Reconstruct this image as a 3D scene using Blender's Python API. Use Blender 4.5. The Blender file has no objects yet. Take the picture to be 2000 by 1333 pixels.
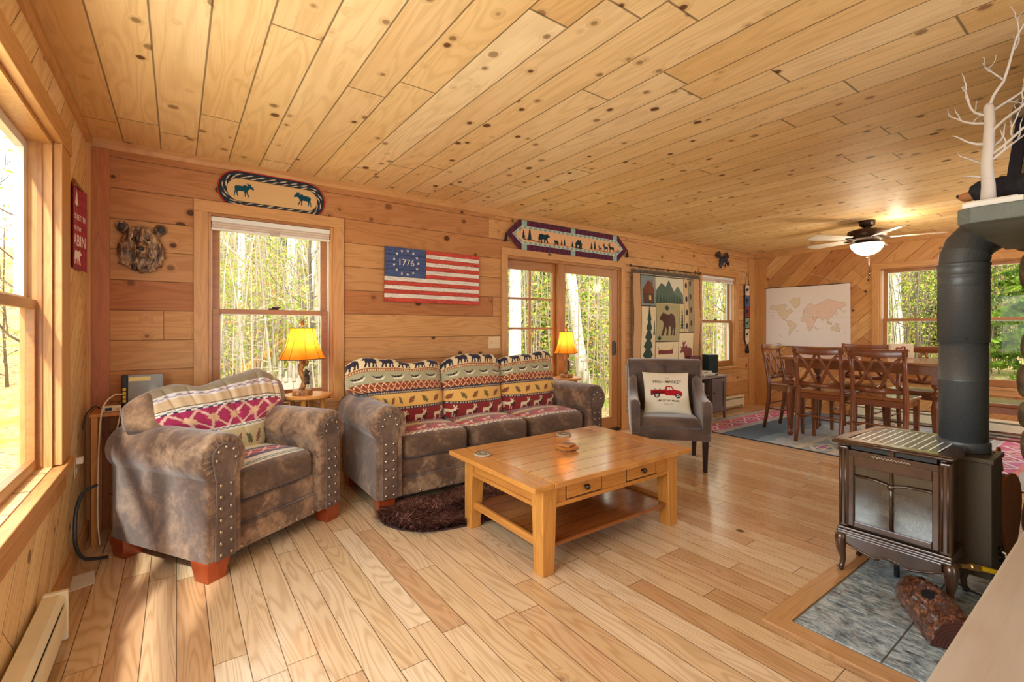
import bpy, bmesh, math, random
import numpy as np
from mathutils import Vector, Matrix, Euler
random.seed(7); np.random.seed(7)
S = bpy.context.scene
COL = S.collection
R = math.radians
PI = math.pi

# ------------------------------------------------------------------ camera
cam_data = bpy.data.cameras.new('camera')
cam_data.sensor_width = 36.0
cam_data.lens = 906.0 / 2000.0 * 36.0
cam_data.shift_y = -(640.0 - 666.5) / 2000.0 * -1.0
cam_data.clip_start = 0.02
cam = bpy.data.objects.new('camera', cam_data)
COL.objects.link(cam)
cam.location = (0.45, 0.0, 1.27)
cam.rotation_euler = (R(90), 0, math.atan2(0.8107, 0.5854) - R(90))
S.camera = cam

# ------------------------------------------------------------------ exposure, sky, sun, daylight and fill
S.view_settings.view_transform = 'Standard'
S.view_settings.look = 'None'
S.view_settings.gamma = 1.0
S.view_settings.use_curve_mapping = False
S.view_settings.exposure = 0.78
S.cycles.use_denoising = True
S.cycles.max_bounces = 8
S.cycles.diffuse_bounces = 5
S.cycles.transparent_max_bounces = 16
S.cycles.sample_clamp_indirect = 6.0
S.cycles.caustics_reflective = False
S.cycles.caustics_refractive = False
W = bpy.data.worlds.new('spring_sky'); S.world = W; W.use_nodes = True
bg = W.node_tree.nodes['Background']
bg.inputs['Color'].default_value = (0.86, 0.94, 1.0, 1)
bg.inputs['Strength'].default_value = 2.6

def light(name, kind, loc, rot, energy, color=(1, 1, 1), **kw):
    d = bpy.data.lights.new(name, kind); d.energy = energy; d.color = color
    for k, v in kw.items(): setattr(d, k, v)
    o = bpy.data.objects.new(name, d); COL.objects.link(o)
    o.location = loc; o.rotation_euler = rot
    return o
# the sun stands behind the camera's side of the house, so the woods are lit from the front
light('sun', 'SUN', (0, -20, 20), (R(50), 0, R(-18)), 4.0, (1.0, 0.96, 0.90), angle=R(2.0))
# unseen area lights added for fill behind the camera, plus left-window daylight
light('fill_behind_camera', 'AREA', (2.2, -2.25, 1.35), (R(90), 0, 0), 52, (0.85, 0.93, 1.0), shape='RECTANGLE', size=4.0, size_y=2.0)
light('daylight_left_window', 'AREA', (-0.17, 1.25, 1.38), (0, R(-90), 0), 44, (0.88, 0.95, 1.0), shape='RECTANGLE', size=1.4, size_y=1.9)
light('fill_dining_front', 'AREA', (6.3, -2.25, 1.45), (R(90), 0, 0), 62, (0.85, 0.93, 1.0), shape='RECTANGLE', size=2.6, size_y=1.8)  # added fill for the dining end; the front wall has no window

# ------------------------------------------------------------------ node helper
def lin(c):
    c = np.asarray(c, float)
    if c.max() > 1.0: c = c / 255.0
    return tuple(np.where(c <= 0.04045, c / 12.92, ((c + 0.055) / 1.055) ** 2.4))
class V:
    def __init__(s, m, sock): s.m = m; s.s = sock
    def op(s, o, b=None, c=None): return s.m.math(o, s, b, c)
    def __add__(s, b): return s.op('ADD', b)
    __radd__ = __add__
    def __sub__(s, b): return s.op('SUBTRACT', b)
    def __rsub__(s, b): return s.m.math('SUBTRACT', b, s)
    def __mul__(s, b): return s.op('MULTIPLY', b)
    __rmul__ = __mul__
    def __truediv__(s, b): return s.op('DIVIDE', b)
    def floor(s): return s.op('FLOOR')
    def abs(s): return s.op('ABSOLUTE')
    def sin(s): return s.op('SINE')
    def min(s, b): return s.op('MINIMUM', b)
    def max(s, b): return s.op('MAXIMUM', b)
    def gt(s, b): return s.op('GREATER_THAN', b)
    def pw(s, b): return s.op('POWER', b)
    def sm(s, a, b, lo=0.0, hi=1.0):       # smooth ramp
        n = s.m.new('ShaderNodeMapRange'); n.interpolation_type = 'SMOOTHSTEP'
        s.m.put(n.inputs[0], s); n.inputs[1].default_value = a; n.inputs[2].default_value = b
        n.inputs[3].default_value = lo; n.inputs[4].default_value = hi
        return V(s.m, n.outputs[0])
class Mat:
    def __init__(s, name):
        s.mat = bpy.data.materials.new(name); s.mat.use_nodes = True
        s.t = s.mat.node_tree; s.b = s.t.nodes['Principled BSDF']
        s.out = s.t.nodes['Material Output']
    def new(s, k): return s.t.nodes.new(k)
    def put(s, sock, v):
        if isinstance(v, V): s.t.links.new(v.s, sock)
        elif v is not None:
            try: sock.default_value = v
            except Exception: sock.default_value = (*v, 1)
    def math(s, o, a, b=None, c=None):
        n = s.new('ShaderNodeMath'); n.operation = o
        s.put(n.inputs[0], a)
        if b is not None: s.put(n.inputs[1], b)
        if c is not None: s.put(n.inputs[2], c)
        return V(s, n.outputs[0])
    def pos(s):
        n = s.new('ShaderNodeNewGeometry'); return s.sep(V(s, n.outputs['Position']))
    def obj(s):
        n = s.new('ShaderNodeTexCoord'); return s.sep(V(s, n.outputs['Object']))
    def sep(s, v):
        n = s.new('ShaderNodeSeparateXYZ'); s.put(n.inputs[0], v)
        return [V(s, n.outputs[i]) for i in range(3)]
    def sepc(s, v):
        n = s.new('ShaderNodeSeparateColor'); s.put(n.inputs[0], v)
        return [V(s, n.outputs[i]) for i in range(3)]
    def comb(s, x, y=0.0, z=0.0):
        n = s.new('ShaderNodeCombineXYZ')
        for i, v in enumerate((x, y, z)): s.put(n.inputs[i], v)
        return V(s, n.outputs[0])
    def noise(s, vec, scale=1.0, detail=2.0, rough=0.5, dist=0.0):
        n = s.new('ShaderNodeTexNoise'); s.put(n.inputs['Vector'], vec)
        n.inputs['Scale'].default_value = scale; n.inputs['Detail'].default_value = detail
        n.inputs['Roughness'].default_value = rough; n.inputs['Distortion'].default_value = dist
        return V(s, n.outputs[0])
    def vor(s, vec, scale=1.0, rnd=1.0):
        n = s.new('ShaderNodeTexVoronoi'); s.put(n.inputs['Vector'], vec)
        n.inputs['Scale'].default_value = scale; n.inputs['Randomness'].default_value = rnd
        return V(s, n.outputs['Distance']), V(s, n.outputs['Color'])
    def wn(s, x, y=0.0, z=0.0):
        n = s.new('ShaderNodeTexWhiteNoise'); s.put(n.inputs['Vector'], s.comb(x, y, z))
        return V(s, n.outputs['Value']), V(s, n.outputs['Color'])
    def mix(s, f, a, b, mode='MIX'):
        n = s.new('ShaderNodeMix'); n.data_type = 'RGBA'; n.blend_type = mode
        s.put(n.inputs[0], f); s.put(n.inputs[6], a); s.put(n.inputs[7], b)
        return V(s, n.outputs[2])
    def ramp(s, f, stops, interp='LINEAR'):
        n = s.new('ShaderNodeValToRGB'); s.put(n.inputs[0], f); e = n.color_ramp; e.interpolation = interp
        while len(e.elements) < len(stops): e.elements.new(0.5)
        for el, (p, c) in zip(e.elements, stops): el.position = p; el.color = (*c, 1)
        return V(s, n.outputs[0])
    def attr(s, name='Col'):
        n = s.new('ShaderNodeAttribute'); n.attribute_name = name; return V(s, n.outputs['Color'])
    def bump(s, h, strength=0.3, dist=0.01):
        n = s.new('ShaderNodeBump'); n.inputs['Strength'].default_value = strength
        n.inputs['Distance'].default_value = dist; s.put(n.inputs['Height'], h)
        s.t.links.new(n.outputs[0], s.b.inputs['Normal'])
    def fin(s, color=None, rough=0.5, metal=0.0, spec=0.5, coat=0.0, sheen=0.0, emit=None, es=0.0, alpha=None):
        b = s.b
        s.put(b.inputs['Base Color'], color); s.put(b.inputs['Roughness'], rough)
        s.put(b.inputs['Metallic'], metal); b.inputs['Specular IOR Level'].default_value = spec
        b.inputs['Coat Weight'].default_value = coat; b.inputs['Coat Roughness'].default_value = 0.12
        if sheen: b.inputs['Sheen Weight'].default_value = sheen; b.inputs['Sheen Roughness'].default_value = 0.5
        if emit is not None: s.put(b.inputs['Emission Color'], emit); b.inputs['Emission Strength'].default_value = es
        if alpha is not None: s.put(b.inputs['Alpha'], alpha)
        return s.mat

def planks(name, axes, Wd, L, tones, off=0.0, knots=0.45, kscale=4.2, knotcol=(70, 36, 16), groove=0.0035, gdark=0.75,
           rough=0.42, coat=0.0, ring=0.40, ringfreq=34, seed=0.0, butt=0.0025, spec=0.4):
    """Boards with grain, knots and grooves from world position: axes(x,y,z) -> along, across."""
    m = Mat(name); x, y, z = m.pos(); u, v = axes(x, y, z)
    r = (v - off) / Wd; row = r.floor(); fr = r - row
    o1, _ = m.wn(row + seed, 3.1)
    q = u / L + o1 * 7.3; col = q.floor(); fc = q - col
    idv, idc = m.wn(row + seed, col, 1.7)
    ir, ig, ib = m.sepc(idc)
    ge = fr.min(1.0 - fr) * Wd; be = fc.min(1.0 - fc) * L
    gm = ge.sm(groove, groove * 0.35); bm_ = be.sm(butt, butt * 0.4)
    gap = gm.max(bm_)
    # grain: contour lines of a stretched noise, wandering round the knots
    kv = m.comb(u * kscale + ir * 9.0, v * kscale * 1.15 + row * 5.7, 0.0)
    kd, kc = m.vor(kv, 1.0, 1.0)
    kr, kg, kb = m.sepc(kc)
    on = kr.gt(1.0 - knots)
    n1 = m.noise(m.comb(u * 0.75 + ir * 40.0, v * 6.5 + ig * 60.0, ib * 20.0), 1.0, 2.0, 0.45, 0.5)
    warp = kd.sm(0.30, 0.02) * on * 0.18
    rings = (((n1 + warp) * ringfreq * 2.0).sin() * 0.5 + 0.5).pw(2.2)
    fine = m.noise(m.comb(u * 5.0, v * 220.0, ir * 9.0), 1.0, 2.0, 0.6)
    c = m.ramp(idv, [(i / (len(tones) - 1), lin(t)) for i, t in enumerate(tones)])
    dark = m.mix(1.0, c, (0.62, 0.50, 0.36), 'MULTIPLY')
    blotch = m.noise(m.comb(u * 1.3, v * 3.0, idv * 13.0), 1.0, 3.0, 0.55)
    c = m.mix(blotch.sm(0.35, 0.75) * 0.35, c, m.mix(1.0, c, (0.86, 0.72, 0.54), 'MULTIPLY'))
    c = m.mix(rings * ring, c, dark)
    c = m.mix(fine.sm(0.42, 0.75) * 0.22, c, dark)
    if knots > 0:
        halo = kd.sm(0.30, 0.05) * on
        core = (kd - kg * 0.09).sm(0.115, 0.06) * on * kb.sm(-0.6, 0.5)
        c = m.mix(halo * 0.5, c, dark)
        c = m.mix(core * 0.92, c, lin(knotcol))
    c = m.mix(gap * gdark, c, (0.035, 0.014, 0.005))
    m.bump((1.0 - gap) * 1.0 + fine * 0.04 - rings * 0.03, 0.5, 0.003)
    return m.fin(c, rough, spec=spec, coat=coat)

def wood(name, tone, dark=0.55, rough=0.4, axis='z', coat=0.0, scale=1.0, space='obj', ring=0.35, knots=0.0, wear=0.0, spec=0.45):
    m = Mat(name); x, y, z = m.obj() if space == 'obj' else m.pos()
    u, a, b = {'z': (z, x, y), 'x': (x, y, z), 'y': (y, x, z)}[axis]
    n1 = m.noise(m.comb(u * 1.1 * scale, a * 9 * scale, b * 9 * scale), 1.0, 2.5, 0.5, 0.6)
    rings = ((n1 * 60.0).sin() * 0.5 + 0.5).pw(2.0)
    fine = m.noise(m.comb(u * 6, a * 150, b * 150), 1.0, 2.0, 0.6)
    c0 = lin(tone); c1 = tuple(k * dark * f for k, f in zip(c0, (1.0, 0.85, 0.7)))
    c = m.mix(rings * ring, c0, c1); c = m.mix(fine.sm(0.45, 0.75) * 0.25, c, c1)
    if knots:
        kd, kc = m.vor(m.comb(u * 2.6, a * 5.2 + b * 5.2, 0.0), 1.0, 1.0); kr, kg, kb = m.sepc(kc)
        c = m.mix(kd.sm(0.10, 0.05) * kr.gt(1 - knots), c, lin((80, 40, 18)))
    if wear:
        w = m.noise(m.comb(x * 7, y * 7, z * 7), 1.0, 4.0, 0.65)
        c = m.mix(w.sm(0.52, 0.7) * wear, c, c1)
    m.bump(fine, 0.12, 0.002)
    return m.fin(c, rough, coat=coat, spec=spec)

def plain(name, rgb, rough=0.5, metal=0.0, spec=0.5, var=0.12, scale=12.0, bump=0.0, coat=0.0, sheen=0.0, bscale=80.0):
    m = Mat(name); x, y, z = m.obj(); p = m.comb(x, y, z)
    n = m.noise(p, scale, 3.0, 0.6); c0 = lin(rgb)
    c = m.mix(n.sm(0.3, 0.7) * 1.0, tuple(k * (1 - var) for k in c0), tuple(min(1, k * (1 + var)) for k in c0))
    if bump: m.bump(m.noise(p, bscale, 3.0, 0.6), bump, 0.004)
    return m.fin(c, rough, metal, spec, coat, sheen)

# ------------------------------------------------------------------ mesh helper
class MB:
    def __init__(s): s.v = []; s.f = []
    def add(s, vs, fs, M=None):
        n = len(s.v)
        s.v += [tuple(M @ Vector(v)) for v in vs] if M is not None else [tuple(v) for v in vs]
        s.f += [tuple(i + n for i in f) for f in fs]; return s
    def box(s, x0, y0, z0, x1, y1, z1, M=None):
        vs = [(x, y, z) for z in (z0, z1) for y in (y0, y1) for x in (x0, x1)]
        return s.add(vs, [(0, 2, 3, 1), (4, 5, 7, 6), (0, 1, 5, 4), (2, 6, 7, 3), (0, 4, 6, 2), (1, 3, 7, 5)], M)
    def taper(s, cx, cy, z0, z1, a0, b0, a1, b1, dx=0, dy=0):   # square tapered post
        vs = [(cx + sx * a0 / 2, cy + sy * b0 / 2, z0) for sy in (-1, 1) for sx in (-1, 1)] + \
             [(cx + dx + sx * a1 / 2, cy + dy + sy * b1 / 2, z1) for sy in (-1, 1) for sx in (-1, 1)]
        return s.add(vs, [(0, 2, 3, 1), (4, 5, 7, 6), (0, 1, 5, 4), (2, 6, 7, 3), (0, 4, 6, 2), (1, 3, 7, 5)])
    def prism(s, pts, d0, d1, plane='xz', M=None):      # polygon extruded along the third axis
        n = len(pts)
        def P(a, b, d): return {'xz': (a, d, b), 'xy': (a, b, d), 'yz': (d, a, b)}[plane]
        vs = [P(a, b, d0) for a, b in pts] + [P(a, b, d1) for a, b in pts]
        return s.add(vs, [tuple(range(n)), tuple(range(2 * n - 1, n - 1, -1))] + [(i, i + n, (i + 1) % n + n, (i + 1) % n) for i in range(n)], M)
    def tube(s, pts, r, n=8, cap=True, closed=False, flat=1.0, up=(0, 0, 1)):
        pts = [Vector(p) for p in pts]; k = len(pts)
        rs = list(r) if hasattr(r, '__len__') else [r] * k
        vs = []; U = None
        for i, p in enumerate(pts):
            if closed: t = pts[(i + 1) % k] - pts[i - 1]
            else: t = pts[min(i + 1, k - 1)] - pts[max(i - 1, 0)]
            t.normalize()
            if U is None:
                U = Vector(up); U = U - t * U.dot(t)
                if U.length < 1e-3: U = Vector((1, 0, 0)); U = U - t * U.dot(t)
            else: U = U - t * U.dot(t)
            U.normalize(); B = t.cross(U)
            for j in range(n):
                a = 2 * PI * j / n
                vs.append(p + U * math.cos(a) * rs[i] * flat + B * math.sin(a) * rs[i])
        fs = []
        m_ = k if closed else k - 1
        for i in range(m_):
            for j in range(n):
                a, b = i * n + j, i * n + (j + 1) % n; i2 = (i + 1) % k
                fs.append((a, b, i2 * n + (j + 1) % n, i2 * n + j))
        if cap and not closed: fs += [tuple(range(n - 1, -1, -1)), tuple(range((k - 1) * n, k * n))]
        return s.add(vs, fs)
    def lathe(s, prof, n=24, c=(0, 0, 0), M=None, sx=1.0, sy=1.0):      # prof: (r, z) from bottom to top
        vs = [(c[0] + r * sx * math.cos(2 * PI * j / n), c[1] + r * sy * math.sin(2 * PI * j / n), c[2] + z) for r, z in prof for j in range(n)]
        fs = [(i * n + j, i * n + (j + 1) % n, (i + 1) * n + (j + 1) % n, (i + 1) * n + j) for i in range(len(prof) - 1) for j in range(n)]
        fs += [tuple(range(n - 1, -1, -1)), tuple(range((len(prof) - 1) * n, len(prof) * n))]
        return s.add(vs, fs, M)
    def ball(s, c, rx, ry=None, rz=None, n=12, m=8, M=None):
        ry = rx if ry is None else ry; rz = rx if rz is None else rz
        prof = [(max(math.sin(PI * i / m), 1e-3), -math.cos(PI * i / m)) for i in range(m + 1)]
        vs = [(c[0] + rx * r * math.cos(2 * PI * j / n), c[1] + ry * r * math.sin(2 * PI * j / n), c[2] + rz * z) for r, z in prof for j in range(n)]
        fs = [(i * n + j, i * n + (j + 1) % n, (i + 1) * n + (j + 1) % n, (i + 1) * n + j) for i in range(m) for j in range(n)]
        fs += [tuple(range(n - 1, -1, -1)), tuple(range(m * n, (m + 1) * n))]
        return s.add(vs, fs, M)
    def mesh(s, name):
        me = bpy.data.meshes.new(name); me.from_pydata(s.v, [], s.f); me.validate(); me.update(); return me

def spl(pts, k=6):
    P = [Vector(p) for p in pts]; P = [P[0]] + P + [P[-1]]; out = []
    for i in range(1, len(P) - 2):
        for j in range(k):
            t = j / k; out.append(0.5 * (2 * P[i] + (P[i + 1] - P[i - 1]) * t + (2 * P[i - 1] - 5 * P[i] + 4 * P[i + 1] - P[i + 2]) * t * t + (-P[i - 1] + 3 * P[i] - 3 * P[i + 1] + P[i + 2]) * t ** 3))
    return out + [P[-1]]
def part(name, mb, mat, parent=None, bevel=0.0, smooth=False, loc=None, rot=None, seg=2, subsurf=0, label=None, kind=None, fixn=True):
    me = mb.mesh(name) if isinstance(mb, MB) else mb
    if fixn and isinstance(mb, MB):
        b = bmesh.new(); b.from_mesh(me); bmesh.ops.recalc_face_normals(b, faces=b.faces); b.to_mesh(me); b.free()
    o = bpy.data.objects.new(name, me); COL.objects.link(o)
    if mat is not None: me.materials.append(mat)
    if parent is not None: o.parent = parent
    if loc is not None: o.location = loc
    if rot is not None: o.rotation_euler = rot
    if smooth: me.polygons.foreach_set('use_smooth', [True] * len(me.polygons))
    if bevel:
        d = o.modifiers.new('bevel', 'BEVEL'); d.width = bevel; d.segments = seg; d.limit_method = 'ANGLE'; d.angle_limit = R(40)
    if subsurf:
        d = o.modifiers.new('subsurf', 'SUBSURF'); d.levels = subsurf; d.render_levels = subsurf
    if label: o['label'] = label
    if kind: o['kind'] = kind
    return o
def thing(name, label, cat, loc=(0, 0, 0), rz=0.0, group=None, rot=None):
    o = bpy.data.objects.new(name, None); COL.objects.link(o); o.empty_display_size = 0.1
    o.location = loc; o.rotation_euler = rot if rot is not None else (0, 0, rz)
    return tag(o, label, cat, group)
def tag(o, label, cat, group=None):
    o['label'] = label; o['category'] = cat
    if group: o['group'] = group
    return o
def structure(name, loc=(0, 0, 0)):
    o = bpy.data.objects.new(name, None); COL.objects.link(o); o.location = loc; o['kind'] = 'structure'; return o
def dup(root, loc, rz=0.0, label=None, group=None, scale=None):
    r = root.copy(); COL.objects.link(r); r.location = loc; r.rotation_euler = (0, 0, rz)
    if label: r['label'] = label
    if group: r['group'] = group
    if scale: r.scale = scale
    for ch in root.children:
        c = ch.copy(); COL.objects.link(c); c.parent = r
        for g in ch.children:
            d = g.copy(); COL.objects.link(d); d.parent = c
    return r
def bake(o):           # turn modifiers into plain mesh
    dg = bpy.context.evaluated_depsgraph_get(); dg.update()
    me = bpy.data.meshes.new_from_object(o.evaluated_get(dg)); o.modifiers.clear(); o.data = me; return o
def blob(name, balls, mat, parent, voxel=0.008, disp=0.0, dscale=0.03, smooth_it=4, loc=None, rot=None):
    """One continuous organic surface from overlapping ellipsoids (centre, radii, rotation)."""
    mb = MB()
    for b in balls:
        c, r = b[0], b[1]; e = b[2] if len(b) > 2 else (0, 0, 0)
        M = Matrix.Translation(c) @ Euler([R(a) for a in e]).to_matrix().to_4x4()
        mb.ball((0, 0, 0), r[0], r[1], r[2], 16, 10, M)
    o = part(name, mb, mat, parent, smooth=True, loc=loc, rot=rot)
    d = o.modifiers.new('remesh', 'REMESH'); d.mode = 'VOXEL'; d.voxel_size = voxel; d.use_smooth_shade = True
    d = o.modifiers.new('smooth', 'SMOOTH'); d.iterations = smooth_it; d.factor = 0.5
    if disp:
        t = bpy.data.textures.new(name + '_fur', 'CLOUDS'); t.noise_scale = dscale; t.noise_depth = 3
        d = o.modifiers.new('disp', 'DISPLACE'); d.texture = t; d.strength = disp; d.mid_level = 0.5
    return bake(o)
def stamp_text(name, s_, size, mat, parent, loc, rot, depth=0.0006, align='CENTER', sx=1.0, bold=0.0):
    c = bpy.data.curves.new(name, 'FONT'); c.body = s_; c.size = size; c.extrude = depth; c.align_x = align; c.offset = bold
    o = bpy.data.objects.new(name, c); COL.objects.link(o)
    dg = bpy.context.evaluated_depsgraph_get(); dg.update()
    me = bpy.data.meshes.new_from_object(o.evaluated_get(dg)); bpy.data.objects.remove(o)
    p = part(name, me, mat, parent, loc=loc, rot=rot); p.scale = (sx, 1, 1); return p

# ------------------------------------------------------------------ woven pictures: colours per vertex, painted by code
class Canvas:
    def __init__(s, w, h, nx, ny, bg):
        s.w, s.h, s.nx, s.ny = w, h, nx, ny
        s.a = np.zeros((ny, nx, 3)); s.a[:] = lin(bg)
        s.X, s.Y = np.meshgrid(np.linspace(0, w, nx), np.linspace(0, h, ny))
    def m(s, mask, c): s.a[mask] = lin(c)
    def rect(s, x0, y0, x1, y1, c): s.m((s.X >= x0) & (s.X < x1) & (s.Y >= y0) & (s.Y < y1), c)
    def poly(s, pts, c):
        pts = np.asarray(pts, float); X, Y = s.X, s.Y
        inside = np.zeros(X.shape, bool); j = len(pts) - 1
        for i in range(len(pts)):
            xi, yi = pts[i]; xj, yj = pts[j]
            if yi != yj:
                inside ^= ((yi > Y) != (yj > Y)) & (X < (xj - xi) * (Y - yi) / (yj - yi) + xi)
            j = i
        s.m(inside, c)
    def sil(s, shape, x, y, w, h, c, flip=False, ang=0.0):
        p = np.array(shape, float)
        if flip: p[:, 0] = 1 - p[:, 0]
        p = p * (w, h)
        if ang:
            q = p - (w / 2, h / 2); ca, sa = math.cos(ang), math.sin(ang)
            p = np.stack([q[:, 0] * ca - q[:, 1] * sa, q[:, 0] * sa + q[:, 1] * ca], 1) + (w / 2, h / 2)
        s.poly(p + (x, y), c)
    def line(s, x0, y0, x1, y1, t, c):
        dx, dy = x1 - x0, y1 - y0; L2 = dx * dx + dy * dy
        k = np.clip(((s.X - x0) * dx + (s.Y - y0) * dy) / L2, 0, 1)
        s.m(np.hypot(s.X - x0 - k * dx, s.Y - y0 - k * dy) < t, c)
    def disc(s, x, y, r, c, ry=None): s.m(((s.X - x) / r) ** 2 + ((s.Y - y) / (ry or r)) ** 2 < 1, c)
    def speck(s, amt):
        s.a *= 1 + amt * (np.random.rand(s.ny, s.nx, 1) - 0.5)
        s.a = np.clip(s.a, 0, 1)
def set_cols(me, cols):
    a = me.color_attributes.new('Col', 'FLOAT_COLOR', 'POINT')
    c = np.ones((len(me.vertices), 4), np.float32); c[:, :3] = cols
    a.data.foreach_set('color', c.ravel())
def grid_mesh(name, P, cols=None, wrapx=False, wrapy=False):
    """P: (ny, nx, 3) array of points."""
    ny, nx = P.shape[:2]
    idx = np.arange(ny * nx).reshape(ny, nx)
    if wrapy: idx = np.vstack([idx, idx[:1]])
    if wrapx: idx = np.hstack([idx, idx[:, :1]])
    q = np.stack([idx[:-1, :-1], idx[:-1, 1:], idx[1:, 1:], idx[1:, :-1]], -1).reshape(-1, 4)
    me = bpy.data.meshes.new(name); me.vertices.add(ny * nx); me.vertices.foreach_set('co', P.reshape(-1).astype(np.float32))
    me.loops.add(q.size); me.loops.foreach_set('vertex_index', q.ravel().astype(np.int32))
    me.polygons.add(len(q)); me.polygons.foreach_set('loop_start', np.arange(0, q.size, 4, dtype=np.int32))
    me.polygons.foreach_set('loop_total', np.full(len(q), 4, np.int32))
    me.update(calc_edges=True); me.validate()
    me.polygons.foreach_set('use_smooth', [True] * len(me.polygons))
    if cols is not None: set_cols(me, cols.reshape(-1, 3))
    return me
def cloth(name, cv, mat, parent=None, thick=0.004, wave=None, loc=None, rot=None, mask=None):
    """Flat hanging textile in local X (right), Z (up), facing -Y; thickness by solidify."""
    P = np.stack([cv.X, (wave(cv.X, cv.Y) if wave else np.zeros_like(cv.X)), cv.Y], -1)
    me = grid_mesh(name, P, cv.a)
    if mask is not None:
        b = bmesh.new(); b.from_mesh(me); b.verts.ensure_lookup_table(); fl = ~mask.ravel()
        bmesh.ops.delete(b, geom=[v for v in b.verts if fl[v.index]], context='VERTS'); b.to_mesh(me); b.free()
    o = part(name, me, mat, parent, loc=loc, rot=rot)
    d = o.modifiers.new('solid', 'SOLIDIFY'); d.thickness = thick; d.offset = 0.0
    return o
def woven(name, rough=0.85, scale=350.0, sheen=0.2, amt=0.18):
    m = Mat(name); x, y, z = m.obj(); c = m.attr()
    w = m.noise(m.comb(x, y, z), scale, 1.0, 0.5)
    c = m.mix(w.sm(0.35, 0.7) * amt, c, m.mix(1.0, c, (0.35, 0.32, 0.3), 'MULTIPLY'))
    m.bump(w, 0.25, 0.002)
    return m.fin(c, rough, spec=0.2, sheen=sheen)

BEAR = [(.02,.55),(.05,.75),(.15,.9),(.35,.95),(.5,.86),(.62,.92),(.72,.92),(.77,1),(.84,.93),(.97,.78),(1,.68),(.9,.64),(.82,.6),(.78,.5),(.8,.3),(.88,.05),(.9,0),(.76,0),(.7,.2),(.64,.38),(.6,.2),(.62,0),(.5,0),(.49,.2),(.46,.4),(.36,.38),(.31,.2),(.35,0),(.22,0),(.2,.2),(.16,.34),(.12,.2),(.14,0),(.02,0),(.04,.25),(0,.4)]
MOOSE = [(.02,.6),(.06,.7),(.2,.74),(.42,.74),(.52,.86),(.64,.78),(.7,.8),(.62,.92),(.64,1),(.7,.92),(.74,1),(.78,.9),(.84,.98),(.86,.88),(.82,.8),(.92,.74),(.95,.8),(.98,.78),(.93,.68),(1,.62),(.96,.54),(.86,.58),(.76,.58),(.68,.46),(.66,.3),(.72,.14),(.76,0),(.71,0),(.63,.18),(.6,.36),(.57,.2),(.58,0),(.53,0),(.52,.22),(.49,.38),(.3,.38),(.2,.36),(.17,.2),(.22,0),(.17,0),(.11,.2),(.1,.34),(.06,.18),(.05,0),(0,0),(.01,.2),(.05,.42)]
DEER = [(0,.5),(.06,.6),(.2,.62),(.5,.6),(.62,.72),(.68,.82),(.58,.9),(.55,1),(.6,.93),(.66,1),(.68,.9),(.74,.84),(.78,.92),(.86,1),(.83,.9),(.9,.94),(.8,.83),(.88,.78),(.98,.72),(.96,.68),(.84,.69),(.76,.62),(.72,.48),(.68,.36),(.7,.18),(.68,0),(.64,0),(.63,.2),(.58,.36),(.56,.16),(.54,0),(.5,0),(.52,.2),(.5,.36),(.26,.36),(.18,.3),(.2,.14),(.16,0),(.12,0),(.13,.18),(.08,.32),(.07,.14),(.04,0),(0,0),(.03,.24),(.04,.4)]
CANOE = [(0,1),(.08,.55),(.25,.2),(.45,.08),(.6,.08),(.8,.22),(.94,.55),(1,1),(.93,.72),(.75,.5),(.5,.42),(.25,.5),(.07,.72)]
CABIN = [(0,.5),(.08,.5),(.08,0),(.92,0),(.92,.5),(1,.5),(.8,.78),(.8,1),(.7,1),(.7,.86),(.55,.95),(.4,.95)]
def pine(n=6):
    l = []; r = []
    for i in range(n):
        t = i / n; w = 0.1 + 0.4 * (1 - t)
        y = 0.1 + 0.85 * t; l.append((0.5 - w, y)); l.append((0.5 - w * 0.45, y + 0.1)); r.append((0.5 + w, y)); r.append((0.5 + w * 0.45, y + 0.1))
    return [(0.45, 0), (0.45, 0.1)] + l + [(0.5, 1.05)] + r[::-1] + [(0.55, 0.1), (0.55, 0)]
PINE = pine()
def leaf(n=5):
    p = []
    for i in range(n * 2 + 1):
        t = i / (n * 2); w = (0.42 if i % 2 else 0.2) * math.sin(PI * min(1, t * 0.9 + 0.1)); p.append((0.5 - w, t))
    return p + [(1 - a, b) for a, b in p[::-1]]
LEAF = leaf()
# ------------------------------------------------------------------ room materials
PINE_T = [(240, 208, 154), (232, 194, 134), (244, 218, 172), (222, 180, 120), (240, 210, 160), (234, 200, 144)]
WALL_T = [(200, 146, 90), (212, 162, 104), (178, 116, 68), (218, 172, 114), (190, 132, 80), (204, 150, 94)]
OAK_T = [(230, 202, 164), (220, 188, 146), (236, 212, 178), (212, 176, 132), (228, 198, 158), (220, 184, 146), (198, 154, 108)]
M_ceil = planks('pine_ceiling_boards', lambda x, y, z: (y, x), 0.192, 2.1, PINE_T, off=0.172, knots=0.85, kscale=6.6, rough=0.55, spec=0.2, butt=0.006, gdark=0.68, ring=0.28, groove=0.005, knotcol=(92, 52, 30))
M_wall = planks('pine_wall_boards', lambda x, y, z: (x + y, z), 0.196, 4.2, WALL_T, off=2.166, knots=0.75, kscale=5.6, gdark=0.65, rough=0.5, spec=0.25, seed=11, groove=0.004)
M_diag = planks('pine_diagonal_boards', lambda x, y, z: ((z - y) * 0.7071, (z + y) * 0.7071), 0.19, 2.4, WALL_T, off=0.03, knots=0.65, kscale=5.6, rough=0.5, spec=0.25, seed=23, groove=0.004)
M_diagl = planks('pine_diagonal_boards_left', lambda x, y, z: ((z + y) * 0.7071, (z - y) * 0.7071), 0.19, 2.4, PINE_T, off=0.03, knots=0.65, kscale=5.6, rough=0.5, spec=0.25, seed=31, groove=0.004)
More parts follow.
